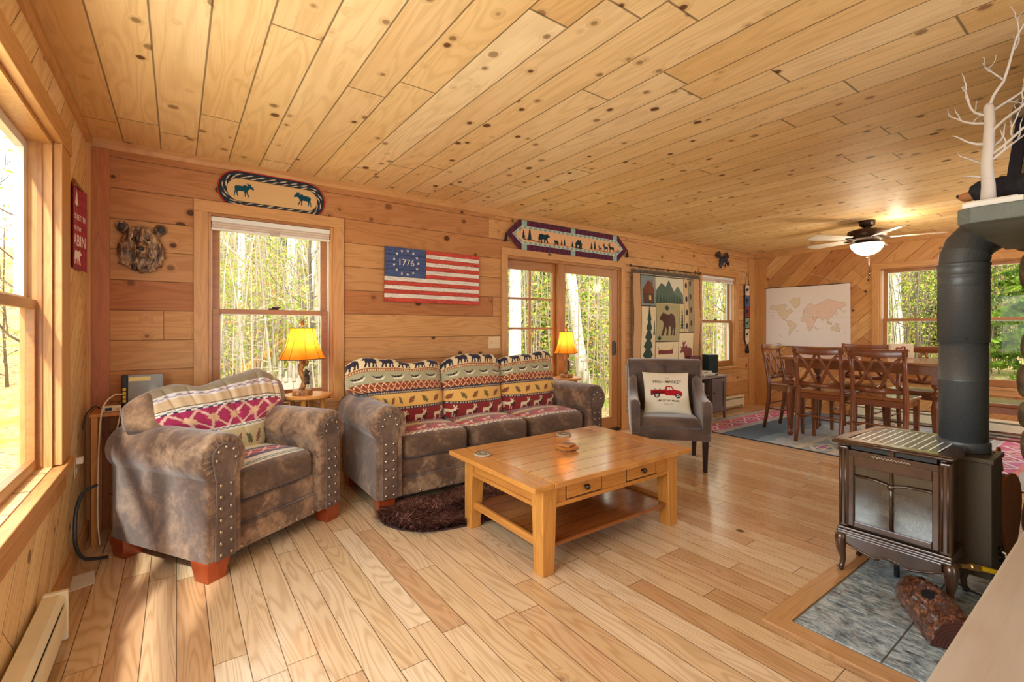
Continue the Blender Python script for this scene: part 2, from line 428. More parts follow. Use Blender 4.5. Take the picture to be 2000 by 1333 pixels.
M_floor = planks('oak_floor_boards', lambda x, y, z: (y, x), 0.112, 1.15, OAK_T, off=0.0, knots=0.05, rough=0.22, ring=0.5, ringfreq=60, seed=5, groove=0.0022, butt=0.002, coat=0.5, gdark=0.85, spec=0.5)
M_trim = wood('pine_trim', (202, 148, 88), 0.62, 0.42, 'z', knots=0.25, space='pos')
M_trimx = wood('pine_trim_level', (202, 148, 88), 0.62, 0.42, 'x', knots=0.25, space='pos')
M_trimy = wood('pine_trim_level_side', (202, 148, 88), 0.62, 0.42, 'y', knots=0.25, space='pos')
M_sash = wood('stained_sash_wood', (170, 114, 60), 0.6, 0.35, 'z', space='pos')
M_sashx = wood('stained_sash_wood_level', (170, 114, 60), 0.6, 0.35, 'x', space='pos')
M_sashy = wood('stained_sash_wood_level_side', (170, 114, 60), 0.6, 0.35, 'y', space='pos')
M_post = wood('pine_corner_board', (184, 112, 60), 0.62, 0.4, 'z', knots=0.55, space='pos')
M_white = plain('pale_sash_liner', (226, 222, 212), 0.4, var=0.03)
M_cream = plain('cream_enamel', (232, 222, 190), 0.4, var=0.04, scale=5)
M_dark = plain('black_metal', (30, 29, 30), 0.45, 0.6, var=0.1)
M_bronze = plain('dark_bronze', (62, 44, 32), 0.38, 0.7, var=0.15)
M_blk = plain('black_plastic', (24, 24, 26), 0.4, var=0.05)
M_ext = plain('house_siding', (120, 96, 70), 0.7, var=0.1)
def glass_mat():
    m = Mat('window_glass'); t = m.t
    tr = m.new('ShaderNodeBsdfTransparent'); gl = m.new('ShaderNodeBsdfGlossy'); gl.inputs['Roughness'].default_value = 0.02
    lw = m.new('ShaderNodeLayerWeight'); lw.inputs[0].default_value = 0.5; mx = m.new('ShaderNodeMixShader')
    fac = V(m, lw.outputs['Facing']).pw(6.0) * 0.5 + 0.006
    tr.inputs[0].default_value = (0.97, 0.98, 0.97, 1)
    m.put(mx.inputs[0], fac); t.links.new(tr.outputs[0], mx.inputs[1]); t.links.new(gl.outputs[0], mx.inputs[2])
    t.links.new(mx.outputs[0], m.out.inputs[0]); return m.mat
M_glass = glass_mat()

# ------------------------------------------------------------------ room shell
H = 2.46; YB = 3.9; XF = 8.23; YF = -2.45
def st(name, mb, mat, **k): return part(name, mb, mat, kind='structure', **k)
def wall_boxes(axis, at, thick, a0, a1, z0, z1, holes):
    """axis 'x': wall lies along x at y=at..at+thick;  'y': along y at x=at..at+thick"""
    mb = MB(); cuts = sorted({a0, a1, *[h[0] for h in holes], *[h[1] for h in holes]})
    def bx(p, q, r_, s_):
        if axis == 'x': mb.box(p, at, r_, q, at + thick, s_)
        else: mb.box(at, p, r_, at + thick, q, s_)
    for p, q in zip(cuts, cuts[1:]):
        hs = [h for h in holes if h[0] <= p and h[1] >= q]
        if not hs: bx(p, q, z0, z1)
        else:
            h = hs[0]
            if h[2] > z0: bx(p, q, z0, h[2])
            if h[3] < z1: bx(p, q, h[3], z1)
    return mb
HX0, HY1 = 2.594, 0.916
fl = MB(); fl.box(-0.2, YF - 0.2, -0.1, XF + 0.2, YB + 0.2, 0.0)
st('floor', fl, M_floor)
st('ceiling', MB().box(-0.2, YF - 0.2, H, XF + 0.2, YB + 0.2, H + 0.12), M_ceil)
W1 = (0.625, 1.475, 0.70, 2.08); D1 = (3.20, 4.93, 0.0, 2.02); W2 = (6.69, 7.63, 0.665, 2.065)
W3 = (0.45, 2.88, 0.65, 2.10); W4 = (0.45, 2.205, 0.57, 2.065)
st('wall_back', wall_boxes('x', YB, 0.16, -0.2, XF + 0.2, 0, H, [W1, D1, W2]), M_wall)
st('wall_left', wall_boxes('y', -0.10, 0.10, YF, YB, 0, H, [W3]), M_diagl)
st('wall_right', wall_boxes('y', XF, 0.16, YF, YB, 0, H, [W4]), M_diag)
st('wall_front', wall_boxes('x', YF - 0.12, 0.12, -0.2, XF + 0.2, 0, H, []), M_wall)
# corner boards, crown and baseboards
st('trim_1', MB().box(0.0, 3.875, 0, 0.104, 3.9, H - .061), M_post, bevel=0.002)
st('trim_2', MB().box(0.0, 3.80, 0, 0.022, 3.875, H - .061), M_trim, bevel=0.002)
st('trim_3', MB().box(8.03, 3.878, 0, 8.23, 3.9, H - .061), M_trim, bevel=0.002)
st('trim_4', MB().box(8.208, 3.68, 0, 8.23, 3.878, H - .061), M_trim, bevel=0.002)
cr = [(0, 0), (0.022, 0), (0.022, -0.03), (0.012, -0.055), (0, -0.06)]
st('trim_5', MB().prism([(3.9 - a, H + b) for a, b in cr], 0.0, 8.23, 'yz'), M_trimx)
st('trim_6', MB().prism([(a, H + b) for a, b in cr], YF, 3.88, 'xz'), M_trimy)
st('trim_7', MB().prism([(8.23 - a, H + b) for a, b in cr], YF, 3.88, 'xz'), M_trimy)
st('baseboard_back', MB().box(0.104, 3.883, 0, 3.12, 3.9, 0.1).box(5.01, 3.883, 0, 8.03, 3.9, 0.1), M_trimx, bevel=0.003)
st('baseboard_left', MB().box(0, 2.62, 0, 0.018, 3.8, 0.1), M_trimy, bevel=0.003)
st('baseboard_right', MB().box(8.212, 2.55, 0, 8.23, 3.68, 0.1), M_trimy, bevel=0.003)

def casing(root, axis, s, w0, w1, z0, z1, cw, plane, th=0.022, sill=True, bottom=False, stool=0.035, horns=0.06, cz=None):
    """flat board casing round an opening; s = +1/-1 direction into the room along the normal axis"""
    def bx(a0, a1, zz0, zz1, d0=0.0, d1=th):
        n0, n1 = sorted((plane + s * d0, plane + s * d1)); m = MB()
        return m.box(a0, n0, zz0, a1, n1, zz1) if axis == 'x' else m.box(n0, a0, zz0, n1, a1, zz1)
    mh = M_trimx if axis == 'x' else M_trimy
    c = cw if cz is None else cz
    part('window_casing', bx(w0 - cw, w1 + cw, z1, z1 + c), mh, root, bevel=0.002)
    part('window_casing', bx(w0 - cw, w0, z0, z1), M_trim, root, bevel=0.002)
    part('window_casing', bx(w1, w1 + cw, z0, z1), M_trim, root, bevel=0.002)
    if sill:
        part('window_sill', bx(w0 - horns, w1 + horns, z0 - 0.03, z0, -0.10, stool), mh, root, bevel=0.003)
        part('window_apron', bx(w0 - cw + 0.01, w1 + cw - 0.01, z0 - 0.10, z0 - 0.03), mh, root, bevel=0.002)
def double_hung(root, axis, s, w0, w1, z0, z1, zr, plane, jamb=0.14, sw=0.035, st_=0.045, lock=True):
    """s: into-room direction. jamb liner, upper and lower sash with glass."""
    mh = M_sashx if axis == 'x' else M_sashy
    def bx(m, a0, a1, zz0, zz1, d0, d1):
        n0, n1 = sorted((plane + s * d0, plane + s * d1))
        return m.box(a0, n0, zz0, a1, n1, zz1) if axis == 'x' else m.box(n0, a0, zz0, n1, a1, zz1)
    j = MB(); t = 0.018
    bx(j, w0, w0 + t, z0, z1, -jamb, 0.0); bx(j, w1 - t, w1, z0, z1, -jamb, 0.0)
    part('window_frame', j, M_trim, root, bevel=0.001)
    j = MB(); bx(j, w0 + t, w1 - t, z1 - t, z1, -jamb, 0.0); bx(j, w0 + t, w1 - t, z0, z0 + 0.02, -jamb, -0.035)
    part('window_frame', j, mh, root, bevel=0.001)
    j = MB(); bx(j, w0 + t, w0 + t + 0.012, z0 + .02, z1 - t, -0.115, -0.05); bx(j, w1 - t - 0.012, w1 - t, z0 + .02, z1 - t, -0.115, -0.05)
    part('sash_track', j, M_white, root)
    a0, a1 = w0 + t + 0.012, w1 - t - 0.012
    for nm, q0, q1, d0, d1 in (('lower_sash', z0 + 0.02, zr + 0.02, -0.078, -0.042), ('upper_sash', zr - 0.02, z1 - t, -0.115, -0.08)):
        f = MB(); bx(f, a0, a0 + st_, q0, q1, d0, d1); bx(f, a1 - st_, a1, q0, q1, d0, d1)
        bx(f, a0 + st_, a1 - st_, q0, q0 + (0.065 if nm == 'lower_sash' else sw), d0, d1); bx(f, a0 + st_, a1 - st_, q1 - sw, q1, d0, d1)
        p = part(nm, f, mh, root, bevel=0.002)
        g = MB(); dm = (d0 + d1) / 2
        bx(g, a0 + st_, a1 - st_, q0 + sw, q1 - sw, dm - 0.002, dm + 0.002)
        part('glass_pane', g, M_glass, p)
        b = MB(); e = 0.006
        for c0, c1, e0, e1 in ((a0 + st_, a0 + st_ + e, q0 + sw, q1 - sw), (a1 - st_ - e, a1 - st_, q0 + sw, q1 - sw), (a0 + st_, a1 - st_, q1 - sw - e, q1 - sw)):
            bx(b, c0, c1, e0, e1, dm - 0.008, dm + 0.008)
        part('glazing_bead', b, M_white, p)
    if lock:
        l = MB(); c = (w0 + w1) / 2; bx(l, c - 0.035, c + 0.035, zr + 0.02, zr + 0.032, -0.075, -0.045); bx(l, c - 0.012, c + 0.05, zr + 0.032, zr + 0.042, -0.07, -0.05)
        part('sash_lock', l, M_bronze, root, bevel=0.003)
w1 = structure('window_1'); casing(w1, 'x', -1, *W1[:2], W1[2], W1[3], 0.082, YB)
double_hung(w1, 'x', -1, *W1, 1.385, YB)
w2 = structure('window_2'); casing(w2, 'x', -1, *W2[:2], W2[2], W2[3], 0.08, YB, stool=0.06, horns=0.10)
double_hung(w2, 'x', -1, *W2, 1.36, YB)
w3 = structure('window_3')
def bxy(x0, y0, z0, x1, y1, z1): return MB().box(x0, y0, z0, x1, y1, z1)
part('window_casing', bxy(0, 0.25, 2.10, 0.035, 3.095, 2.20), M_trimy, w3, bevel=0.003)
part('window_casing', bxy(0, 2.885, 0.65, 0.03, 3.085, 2.10), M_trim, w3, bevel=0.003)
part('window_casing', bxy(0, 0.25, 0.65, 0.03, 0.45, 2.10), M_trim, w3, bevel=0.003)
part('window_sill', bxy(-0.13, 0.2, 0.605, 0.045, 3.095, 0.645), M_trimy, w3, bevel=0.004)
part('window_apron', bxy(0.0, 0.25, 0.50, 0.02, 3.05, 0.605), M_trimy, w3, bevel=0.003)
part('window_frame', bxy(-0.10, 2.862, 0.645, 0.0, 2.884, 2.10).box(-0.10, 0.45, 0.645, 0, 0.47, 2.10).box(-0.10, 0.47, 2.08, 0.0, 2.862, 2.10), M_trim, w3)
part('jamb_strip', bxy(-0.045, 2.85, 0.645, -0.03, 2.862, 2.08), M_sash, w3)
for (a0, a1) in ((0.47, 1.64), (1.69, 2.862)):
    for nm, q0, q1, d in (('lower_sash', 0.65, 1.39, -0.045), ('upper_sash', 1.355, 2.08, -0.078)):
        f = MB(); f.box(d - .03, a0, q0, d, a0 + .05, q1).box(d - .03, a1 - .05, q0, d, a1, q1).box(d - .03, a0 + .05, q0, d, a1 - .05, q0 + .05).box(d - .03, a0 + .05, q1 - .04, d, a1 - .05, q1)
        p = part(nm, f, M_white if nm == 'upper_sash' else M_sashy, w3, bevel=0.002)
        part('glass_pane', bxy(d - .017, a0 + .05, q0 + .04, d - .013, a1 - .05, q1 - .04), M_glass, p)
part('mullion', bxy(-0.11, 1.64, 0.645, -0.02, 1.69, 2.08), M_trim, w3)
w4 = structure('window_4'); casing(w4, 'y', -1, *W4[:2], W4[2], W4[3], 0.075, XF)
double_hung(w4, 'y', -1, 1.36, 2.205, W4[2], W4[3], 1.37, XF, lock=False)
double_hung(w4, 'y', -1, 0.45, 1.30, W4[2], W4[3], 1.37, XF, lock=False)
part('mullion', bxy(8.19, 1.30, W4[2], 8.36, 1.36, W4[3]), M_trim, w4)
part('mullion_casing', bxy(8.208, 1.295, W4[2], 8.23, 1.365, W4[3]), M_trim, w4)

# sliding glass door with a gridded fixed leaf
d1 = structure('door_1')
part('door_casing', MB().box(3.125, 3.878, 2.015, 5.004, 3.9, 2.088), M_trimx, d1, bevel=0.002)
part('door_casing', MB().box(3.125, 3.878, 0, 3.2, 3.9, 2.015), M_trim, d1, bevel=0.002)
part('door_casing', MB().box(4.93, 3.878, 0, 5.004, 3.9, 2.015), M_trim, d1, bevel=0.002)
part('door_frame', MB().box(3.2, 3.9, 0, 3.215, 4.06, 2.02).box(4.90, 3.9, 0, 4.93, 4.06, 2.02), M_sash, d1, bevel=0.002)
part('door_frame', MB().box(3.215, 3.9, 1.985, 4.90, 4.06, 2.02), M_sashx, d1, bevel=0.002)
part('threshold', MB().box(3.215, 3.87, 0, 4.90, 4.08, 0.03), M_bronze, d1, bevel=0.003)
def leaf_panel(name, x0, x1, y, stile, grid):
    gx0, gx1, gz0, gz1 = x0 + stile[0], x1 - stile[1], 0.17, 1.89
    p = part(name, MB().box(x0, y, 0.03, gx0, y + 0.045, 1.985).box(gx1, y, 0.03, x1, y + 0.045, 1.985), M_sash, d1, bevel=0.003)
    part('rail', MB().box(gx0, y, 0.03, gx1, y + 0.045, gz0), M_sashx, p, bevel=0.003)
    part('rail', MB().box(gx0, y, gz1, gx1, y + 0.045, 1.985), M_sashx, p, bevel=0.003)
    part('glass_pane', MB().box(gx0, y + 0.02, gz0, gx1, y + 0.025, gz1), M_glass, p)
    if grid:
        g = MB(); c = (gx0 + gx1) / 2; g.box(c - .011, y + .004, gz0, c + .011, y + .02, gz1)
        for k in range(1, 6):
            z = 1.90 - 0.32 * k + 0.0
            if z > gz0: g.box(gx0, y + .002, z - .011, gx1, y + .019, z + .011)
        part('muntin_grid', g, M_sashx, p, bevel=0.002)
leaf_panel('fixed_leaf', 3.215, 4.02, 3.965, (0.02, 0.14), True)
leaf_panel('sliding_leaf', 3.92, 4.90, 3.912, (0.10, 0.11), False)
part('door_handle', MB().box(4.80, 3.885, 0.93, 4.83, 3.912, 1.10).box(4.835, 3.898, 0.95, 4.86, 3.912, 1.08), M_blk, d1, bevel=0.006)

# hearth let into the floor: border boards and grey stone tiles
M_border = wood('hearth_border_wood', (198, 150, 98), 0.6, 0.3, 'x', space='pos', coat=0.2)
M_bordery = wood('hearth_border_wood_side', (198, 150, 98), 0.6, 0.3, 'y', space='pos', coat=0.2)
def tile_mat():
    m = Mat('hearth_slate_tile'); x, y, z = m.pos()
    n = m.noise(m.comb(x * 24, y * 14, 0.0), 1.0, 5.0, 0.75, 0.2); n2 = m.noise(m.comb(x * 60, y * 22, 3.0), 1.0, 4.0, 0.7)
    c = m.ramp(n * 0.6 + n2 * 0.4, [(0.38, lin((70, 78, 82))), (0.46, lin((128, 142, 148))), (0.54, lin((170, 184, 188))), (0.64, lin((206, 210, 206)))])
    v = m.noise(m.comb(x * 2.2, y * 3.2, 9.0), 1.0, 3.0, 0.5, 1.2)
    c = m.mix((v - 0.5).abs().sm(0.018, 0.0) * 0.5, c, lin((120, 92, 62)))
    m.bump(n2, 0.15, 0.003); return m.fin(c, 0.4, spec=0.4)
M_tile = tile_mat(); M_grout = plain('grout', (120, 116, 108), 0.8)
st('trim_8', MB().add([(2.511, 1.0, 0), (4.2, 1.0, 0), (4.2, 0.916, 0), (2.594, 0.916, 0), (2.511, 1.0, .006), (4.2, 1.0, .006), (4.2, 0.916, .006), (2.594, 0.916, .006)], [(3, 2, 1, 0), (4, 5, 6, 7), (0, 1, 5, 4), (2, 3, 7, 6), (1, 2, 6, 5), (3, 0, 4, 7)]), M_border)
st('trim_9', MB().add([(2.511, 1.0, 0), (2.594, 0.916, 0), (2.594, -0.8, 0), (2.511, -0.8, 0), (2.511, 1.0, .006), (2.594, 0.916, .006), (2.594, -0.8, .006), (2.511, -0.8, .006)], [(3, 2, 1, 0), (4, 5, 6, 7), (0, 1, 5, 4), (2, 3, 7, 6), (1, 2, 6, 5), (3, 0, 4, 7)]), M_bordery)
hz = structure('hearth')
part('hearth_bed', MB().box(2.596, -0.8, 0.0, 4.2, 0.914, 0.002), M_grout, hz)
x = 2.604
while x < 4.15:
    y = 0.906
    while y > -0.75:
        part('hearth_tile', MB().box(x, y - 0.30, 0.0005, min(x + 0.30, 4.18), y, 0.007), M_tile, hz, bevel=0.002)
        y -= 0.306
    x += 0.306

# fireplace: rubble stone chimney, slab mantel
def stone_mat():
    m = Mat('fieldstone'); x, y, z = m.pos(); p = m.comb(x, y, z)
    n = m.noise(p, 9, 5, 0.65); d, kc = m.vor(p, 1.5)
    r, g, b = m.sepc(kc)
    c = m.ramp(n, [(0.3, lin((84, 74, 60))), (0.5, lin((132, 118, 96))), (0.66, lin((168, 156, 130))), (0.8, lin((110, 104, 92)))])
    c = m.mix(r * 0.35, c, m.mix(1.0, c, (0.62, 0.55, 0.5), 'MULTIPLY'))
    m.bump(m.noise(p, 30, 5, 0.7), 0.8, 0.01); return m.fin(c, 0.85, spec=0.2)
M_stone = stone_mat()
chim = structure('chimney')
part('stone_core', MB().box(4.06, -1.5, 0, 4.9, 0.33, H), M_stone, chim)
part('stone_core', MB().box(3.1, -1.5, 0, 4.06, 0.10, H), M_stone, chim)
rs = random.Random(3)
z = 0.0
while z < H - 0.05:
    h = rs.uniform(0.14, 0.26); h = min(h, H - z)
    if not (1.60 < z + h / 2 < 1.80 and False):
        ye = (0.45 if z > 1.66 else 0.40) + rs.uniform(-0.035, 0.035); yy = ye
        for _ in range(2):
            w = rs.uniform(0.2, 0.34)
            mb = MB(); mb.ball((4.06, yy - w / 2, z + h / 2), 0.14 + rs.uniform(0, .03), w / 2 * 1.08, h / 2 * 1.12, 10, 8)
            vs = []
            for v in mb.v:
                q = Vector(v) - Vector((4.06, yy - w / 2, z + h / 2))
                k = lambda a, r_: math.copysign(abs(a / r_) ** 0.55 * r_, a) if r_ else 0
                q = Vector((k(q.x, .15), k(q.y, w / 2), k(q.z, h / 2)))
                q += Vector((rs.uniform(-1, 1), rs.uniform(-1, 1), rs.uniform(-1, 1))) * 0.008
                q.z = max(min(q.z, h / 2), -h / 2)
                vs.append(tuple(q + Vector((4.06, yy - w / 2, z + h / 2))))
            mb.v = vs
            part('chimney_stone', mb, M_stone, chim, smooth=True, subsurf=1)
            yy -= w + 0.012
    z += h
def slab_mat():
    m = Mat('grey_stone_slab'); x, y, z = m.pos(); p = m.comb(x, y, z)
    n = m.noise(p, 120, 3, 0.7); n2 = m.noise(p, 4, 3, 0.6, 1.0)
    c = m.mix(n2.sm(0.35, 0.7) * 0.5, lin((98, 104, 97)), lin((124, 130, 122))); c = m.mix(n.sm(0.5, 0.75) * 0.5, c, lin((70, 76, 72)))
    m.bump(n, 0.3, 0.003); return m.fin(c, 0.6, spec=0.4)
M_slab = slab_mat()
mt = thing('mantel_shelf', 'thick grey stone slab mantel jutting from the fieldstone chimney', 'shelf', (0, 0, 0))
sl = MB(); rs = random.Random(9)
pts = [(2.90, 0.41), (2.925, 0.452)] + [(2.93 + (3.90 - 2.93) * t / 12, 0.45 + rs.uniform(-.003, .003)) for t in range(1, 13)] + [(3.90, -1.2), (2.90, -1.2)]
sl.prism(pts, 1.668, 1.728, 'xy')
part('slab', sl, M_slab, mt, bevel=0.006)
# dado-height ledge beside the camera
lg = thing('console_ledge', 'pale brown wooden ledge top in the near right corner of the view', 'ledge', (0, 0, 0))
M_ledge = wood('ledge_wood', (178, 164, 148), 0.78, 0.5, 'x', space='pos', ring=0.3, scale=0.6)
part('top', MB().box(0.95, -0.5, 0.71, 2.55, 0.198, 0.75), M_ledge, lg, bevel=0.006)
part('side_panel', MB().box(1.0, -0.45, 0.0, 1.04, 0.10, 0.71), M_ledge, lg)
part('side_panel', MB().box(2.46, -0.45, 0.0, 2.50, 0.02, 0.71), M_ledge, lg)

# ------------------------------------------------------------------ baseboard heaters, shades, outlets
def heater(name, L, label, loc, rz):
    t = thing(name, label, 'heater', loc, rz, 'cream electric baseboard heaters')
    sec = [(0, 0.02), (0, 0.20), (0.05, 0.20), (0.066, 0.185), (0.066, 0.175), (0.014, 0.175), (0.014, 0.05), (0.03, 0.02)]
    part('back_plate', MB().prism([(-a, b) for a, b in sec], 0, L, 'yz'), M_cream, t)
    part('front_cover', MB().box(0, -0.07, 0.055, L, -0.062, 0.155), M_cream, t, bevel=0.003)
    part('heating_element', MB().box(0.03, -0.055, 0.09, L - 0.03, -0.02, 0.13), M_dark, t)
    for k in (0, 1): part('end_cap', MB().box(-0.012 + k * L, -0.074, 0.01, 0.012 + k * L, 0, 0.208), M_cream, t, bevel=0.004)
    return t
heater('baseboard_heater', 2.2, 'cream baseboard heater on the left wall under the near window', (0.019, 0.38, 0), R(90))
heater('baseboard_heater', 1.4, 'short cream baseboard heater under the window behind the grey cabinet', (6.33, 3.88, 0), 0)
heater('baseboard_heater', 2.4, 'long cream baseboard heater under the wide window behind the dining set', (8.21, 2.5, 0), R(-90))
M_shade = plain('cellular_shade_fabric', (214, 196, 180), 0.8, var=0.04, scale=60)
def shade(label, x0, x1, z0, z1, y, grp):
    t = thing('cellular_shade', label, 'window shade', ((x0 + x1) / 2, y, z1), 0, grp); w = (x1 - x0) / 2
    part('head_rail', MB().box(-w, -0.04, -0.035, w, 0.0, 0), M_white, t, bevel=0.004)
    f = MB(); h = z1 - z0 - 0.05; n = 5
    prof = [(0, -0.035)] + [((-0.034 if i % 2 else -0.026), -0.035 - h * i / n) for i in range(n + 1)] + [(0, -0.035 - h)]
    f.prism(prof, -w + .004, w - .004, 'yz'); part('pleated_fabric', f, M_shade, t)
    part('bottom_rail', MB().box(-w, -0.036, z0 - z1, w, -0.002, z0 - z1 + 0.016), M_white, t, bevel=0.003)
    part('pull_tab', MB().box(-0.03, -0.045, z0 - z1 - 0.004, 0.03, -0.037, z0 - z1 + 0.03), plain('tab_clear', (190, 172, 160), 0.3), t, bevel=0.003)
shade('raised pale pleated shade at the top of the window nearest the bear head', 0.645, 1.455, 1.965, 2.06, 3.945, 'raised window shades')
shade('raised pale pleated shade at the top of the window behind the grey cabinet', 6.71, 7.61, 1.955, 2.045, 3.945, 'raised window shades')
sp = thing('switch_plate', 'pale wooden double plate with rocker switches beside the sliding door', 'light switch', (3.045, 3.9, 1.12))
M_plate = plain('plate_cream', (222, 190, 140), 0.45, var=0.04)
part('plate', MB().box(-0.072, -0.008, -0.06, 0.072, 0, 0.06), M_plate, sp, bevel=0.004)
for k in (-1, 0, 1): part('toggle', MB().box(k * 0.046 - 0.008, -0.016, -0.014, k * 0.046 + 0.008, -0.007, 0.014), M_plate, sp, bevel=0.003)
# ------------------------------------------------------------------ upholstery
def suede_mat(name, c0, c1, c2, scale=5.0):
    m = Mat(name); x, y, z = m.obj(); p = m.comb(x, y, z)
    n = m.noise(p, scale, 5.0, 0.68, 0.6); n2 = m.noise(p, scale * 6, 3.0, 0.7)
    c = m.ramp(n * 0.75 + n2 * 0.25, [(0.30, lin(c0)), (0.48, lin(c1)), (0.68, lin(c2))])
    m.bump(m.noise(p, 90, 3, 0.6), 0.15, 0.002)
    return m.fin(c, 0.62, spec=0.3, sheen=0.35)
M_suede = suede_mat('mottled_brown_suede', (56, 37, 26), (100, 71, 50), (176, 140, 104))
M_suede_d = suede_mat('mottled_dark_brown_suede', (56, 38, 29), (88, 64, 48), (126, 98, 74))
M_nail = plain('antique_brass_nail', (176, 158, 134), 0.28, 0.85, var=0.05)
M_foot = wood('cherry_stained_foot', (150, 62, 26), 0.6, 0.3, 'z', coat=0.3)
def cushion_mat():
    m = Mat('tapestry_and_suede'); x, y, z = m.obj(); c = m.attr(); p = m.comb(x, y, z)
    w = m.noise(p, 350, 1, .5); n = m.noise(p, 6, 5, .68, .6); n2 = m.noise(p, 36, 3, .7)
    sued = m.ramp(n * .7 + n2 * .3, [(.32, lin((66, 46, 33))), (.5, lin((98, 72, 52))), (.68, lin((140, 110, 82)))])
    c = m.mix(w.sm(.35, .7) * .18, c, m.mix(1.0, c, (.35, .32, .3), 'MULTIPLY'))
    a = m.new('ShaderNodeAttribute'); a.attribute_name = 'Suede'; c = m.mix(V(m, a.outputs['Fac']), c, sued)
    m.bump(w, .2, .002); return m.fin(c, .75, spec=.25, sheen=.25)
M_woven = woven('woven_tapestry_fabric'); M_cush = cushion_mat()
C_SUEDE = (104, 78, 58)

def loaf(w, h, t, cv, start, base, nx=150, nw=200, e=0.5, ends=8.0, rnd=0.16, deform=None, sideband=0.0, bulge=0.0):
    """Cushion: closed loop in YZ swept along X. cv is laid on the loop beginning at angle `start` (deg, 0 = front, 90 = top)."""
    th = np.linspace(-PI, PI, 4001)
    def se(a, p): return np.sign(a) * np.abs(a) ** p
    yy = -t / 2 * se(np.cos(th), e); zz = h / 2 * se(np.sin(th), e)
    arc = np.concatenate([[0], np.cumsum(np.hypot(np.diff(yy), np.diff(zz)))])
    s = np.linspace(0, arc[-1], nw + 1)[:-1]
    y = np.interp(s, arc, yy); z = np.interp(s, arc, zz); a0 = np.interp(R(start), th, arc)
    v = s - a0
    u = np.linspace(0, 1, nx); q = np.abs(2 * u - 1)
    kt = np.clip(1 - q ** ends, 0, 1) ** 0.5; kh = 1 - rnd * q ** (ends * 0.8)
    kt = np.maximum(kt, 0.004)
    X = np.tile((u - 0.5) * w, (nw, 1)); Y = y[:, None] * kt[None, :]; Z = z[:, None] * kh[None, :]
    if bulge: Y = Y - bulge * (np.clip(np.cos(PI * X / w), 0, 1) * np.clip(1 - (2 * Z / h) ** 2, 0, 1)) * (y[:, None] < 0)
    cols = np.zeros((nw, nx, 3)); cols[:] = lin(base)
    iy = np.clip((v / cv.h * cv.ny).astype(int), 0, cv.ny - 1); ix = np.clip((u * cv.nx).astype(int), 0, cv.nx - 1)
    ok = (v >= 0) & (v < cv.h)
    cols[ok] = cv.a[iy[ok]][:, ix]
    if deform: X, Y, Z = deform(X, Y, Z)
    me = grid_mesh('cushion', np.stack([X, Y, Z], -1), cols, wrapy=True)
    sm_ = np.ones((nw, nx), np.float32); sm_[ok] = 0
    if sideband: sm_[:, q > 1 - 2 * sideband / w] = 1
    me.attributes.new('Suede', 'FLOAT', 'POINT').data.foreach_set('value', sm_.ravel()); return me

def dots(cv, y0, y1, bgc, c, step=0.012):
    cv.rect(0, y0, cv.w, y1, bgc); h = y1 - y0
    m = (cv.Y >= y0 + h * .25) & (cv.Y < y1 - h * .25) & (((cv.X / step).astype(int) + ((cv.Y - y0) / (h / 2)).astype(int)) % 2 == 0)
    cv.m(m, c)
def lattice(cv, y0, y1, bgc, c, step, cen=None):
    cv.rect(0, y0, cv.w, y1, bgc); h = (y1 - y0)
    yy = (cv.Y - y0) / h; xx = (cv.X / step) % 1.0
    d = np.abs(np.abs(xx - 0.5) * 2 - np.abs(yy - 0.5) * 2)
    inb = (cv.Y >= y0) & (cv.Y < y1)
    cv.m(inb & (d < 0.16), c); cv.m(inb & (np.abs(xx - .5) + np.abs(yy - .5) < 0.14), cen or c)
CREAM = (228, 204, 156); SAGE = (170, 162, 126); RUST = (140, 60, 38); NAVY = (44, 42, 62); GOLD = (226, 174, 92); RED = (136, 34, 32); BRN = (110, 78, 44)
def sofa_back(w, seed):
    rs = random.Random(seed); cv = Canvas(w, 0.72, int(w / 0.0042), 172, CREAM)
    cv.rect(0, 0, w, .14, RED)
    for i in range(int(w / .17) + 1):
        x = i * .17 + rs.uniform(-.02, .0); cv.sil(DEER, x, .02, .12, .115, (222, 200, 160)); cv.sil(DEER, x + .07, .02, .05, .1, (60, 30, 26))
    dots(cv, .14, .163, NAVY, (206, 180, 140)); cv.rect(0, .163, w, .27, GOLD)
    for i in range(int(w / .11) + 1):
        cv.sil(LEAF, i * .11 + .01, .178, .06, .075, (112, 96, 54) if i % 2 else (132, 78, 40), ang=0.7 if i % 2 else -0.8)
    dots(cv, .27, .295, NAVY, (206, 180, 140)); lattice(cv, .295, .365, RUST, (232, 196, 140), .052, (206, 120, 60))
    cv.rect(0, .365, w, .455, SAGE)
    for i in range(int(w / .15) + 1):
        cv.sil(CANOE, i * .15 + .02, .38, .11, .05, (232, 220, 184)); cv.sil(CANOE, i * .15 + .015, .392, .10, .048, (46, 36, 34))
    dots(cv, .455, .482, (160, 96, 54), CREAM, .009)
    for i in range(int(w / .135) + 2):
        cv.sil(BEAR, i * .135 - .03, .492, .115, .085, (40, 34, 52), flip=True)
    cv.rect(0, .585, w, .60, (120, 92, 60)); cv.rect(0, .60, w, .72, (150, 110, 78))
    cv.speck(.12); return cv
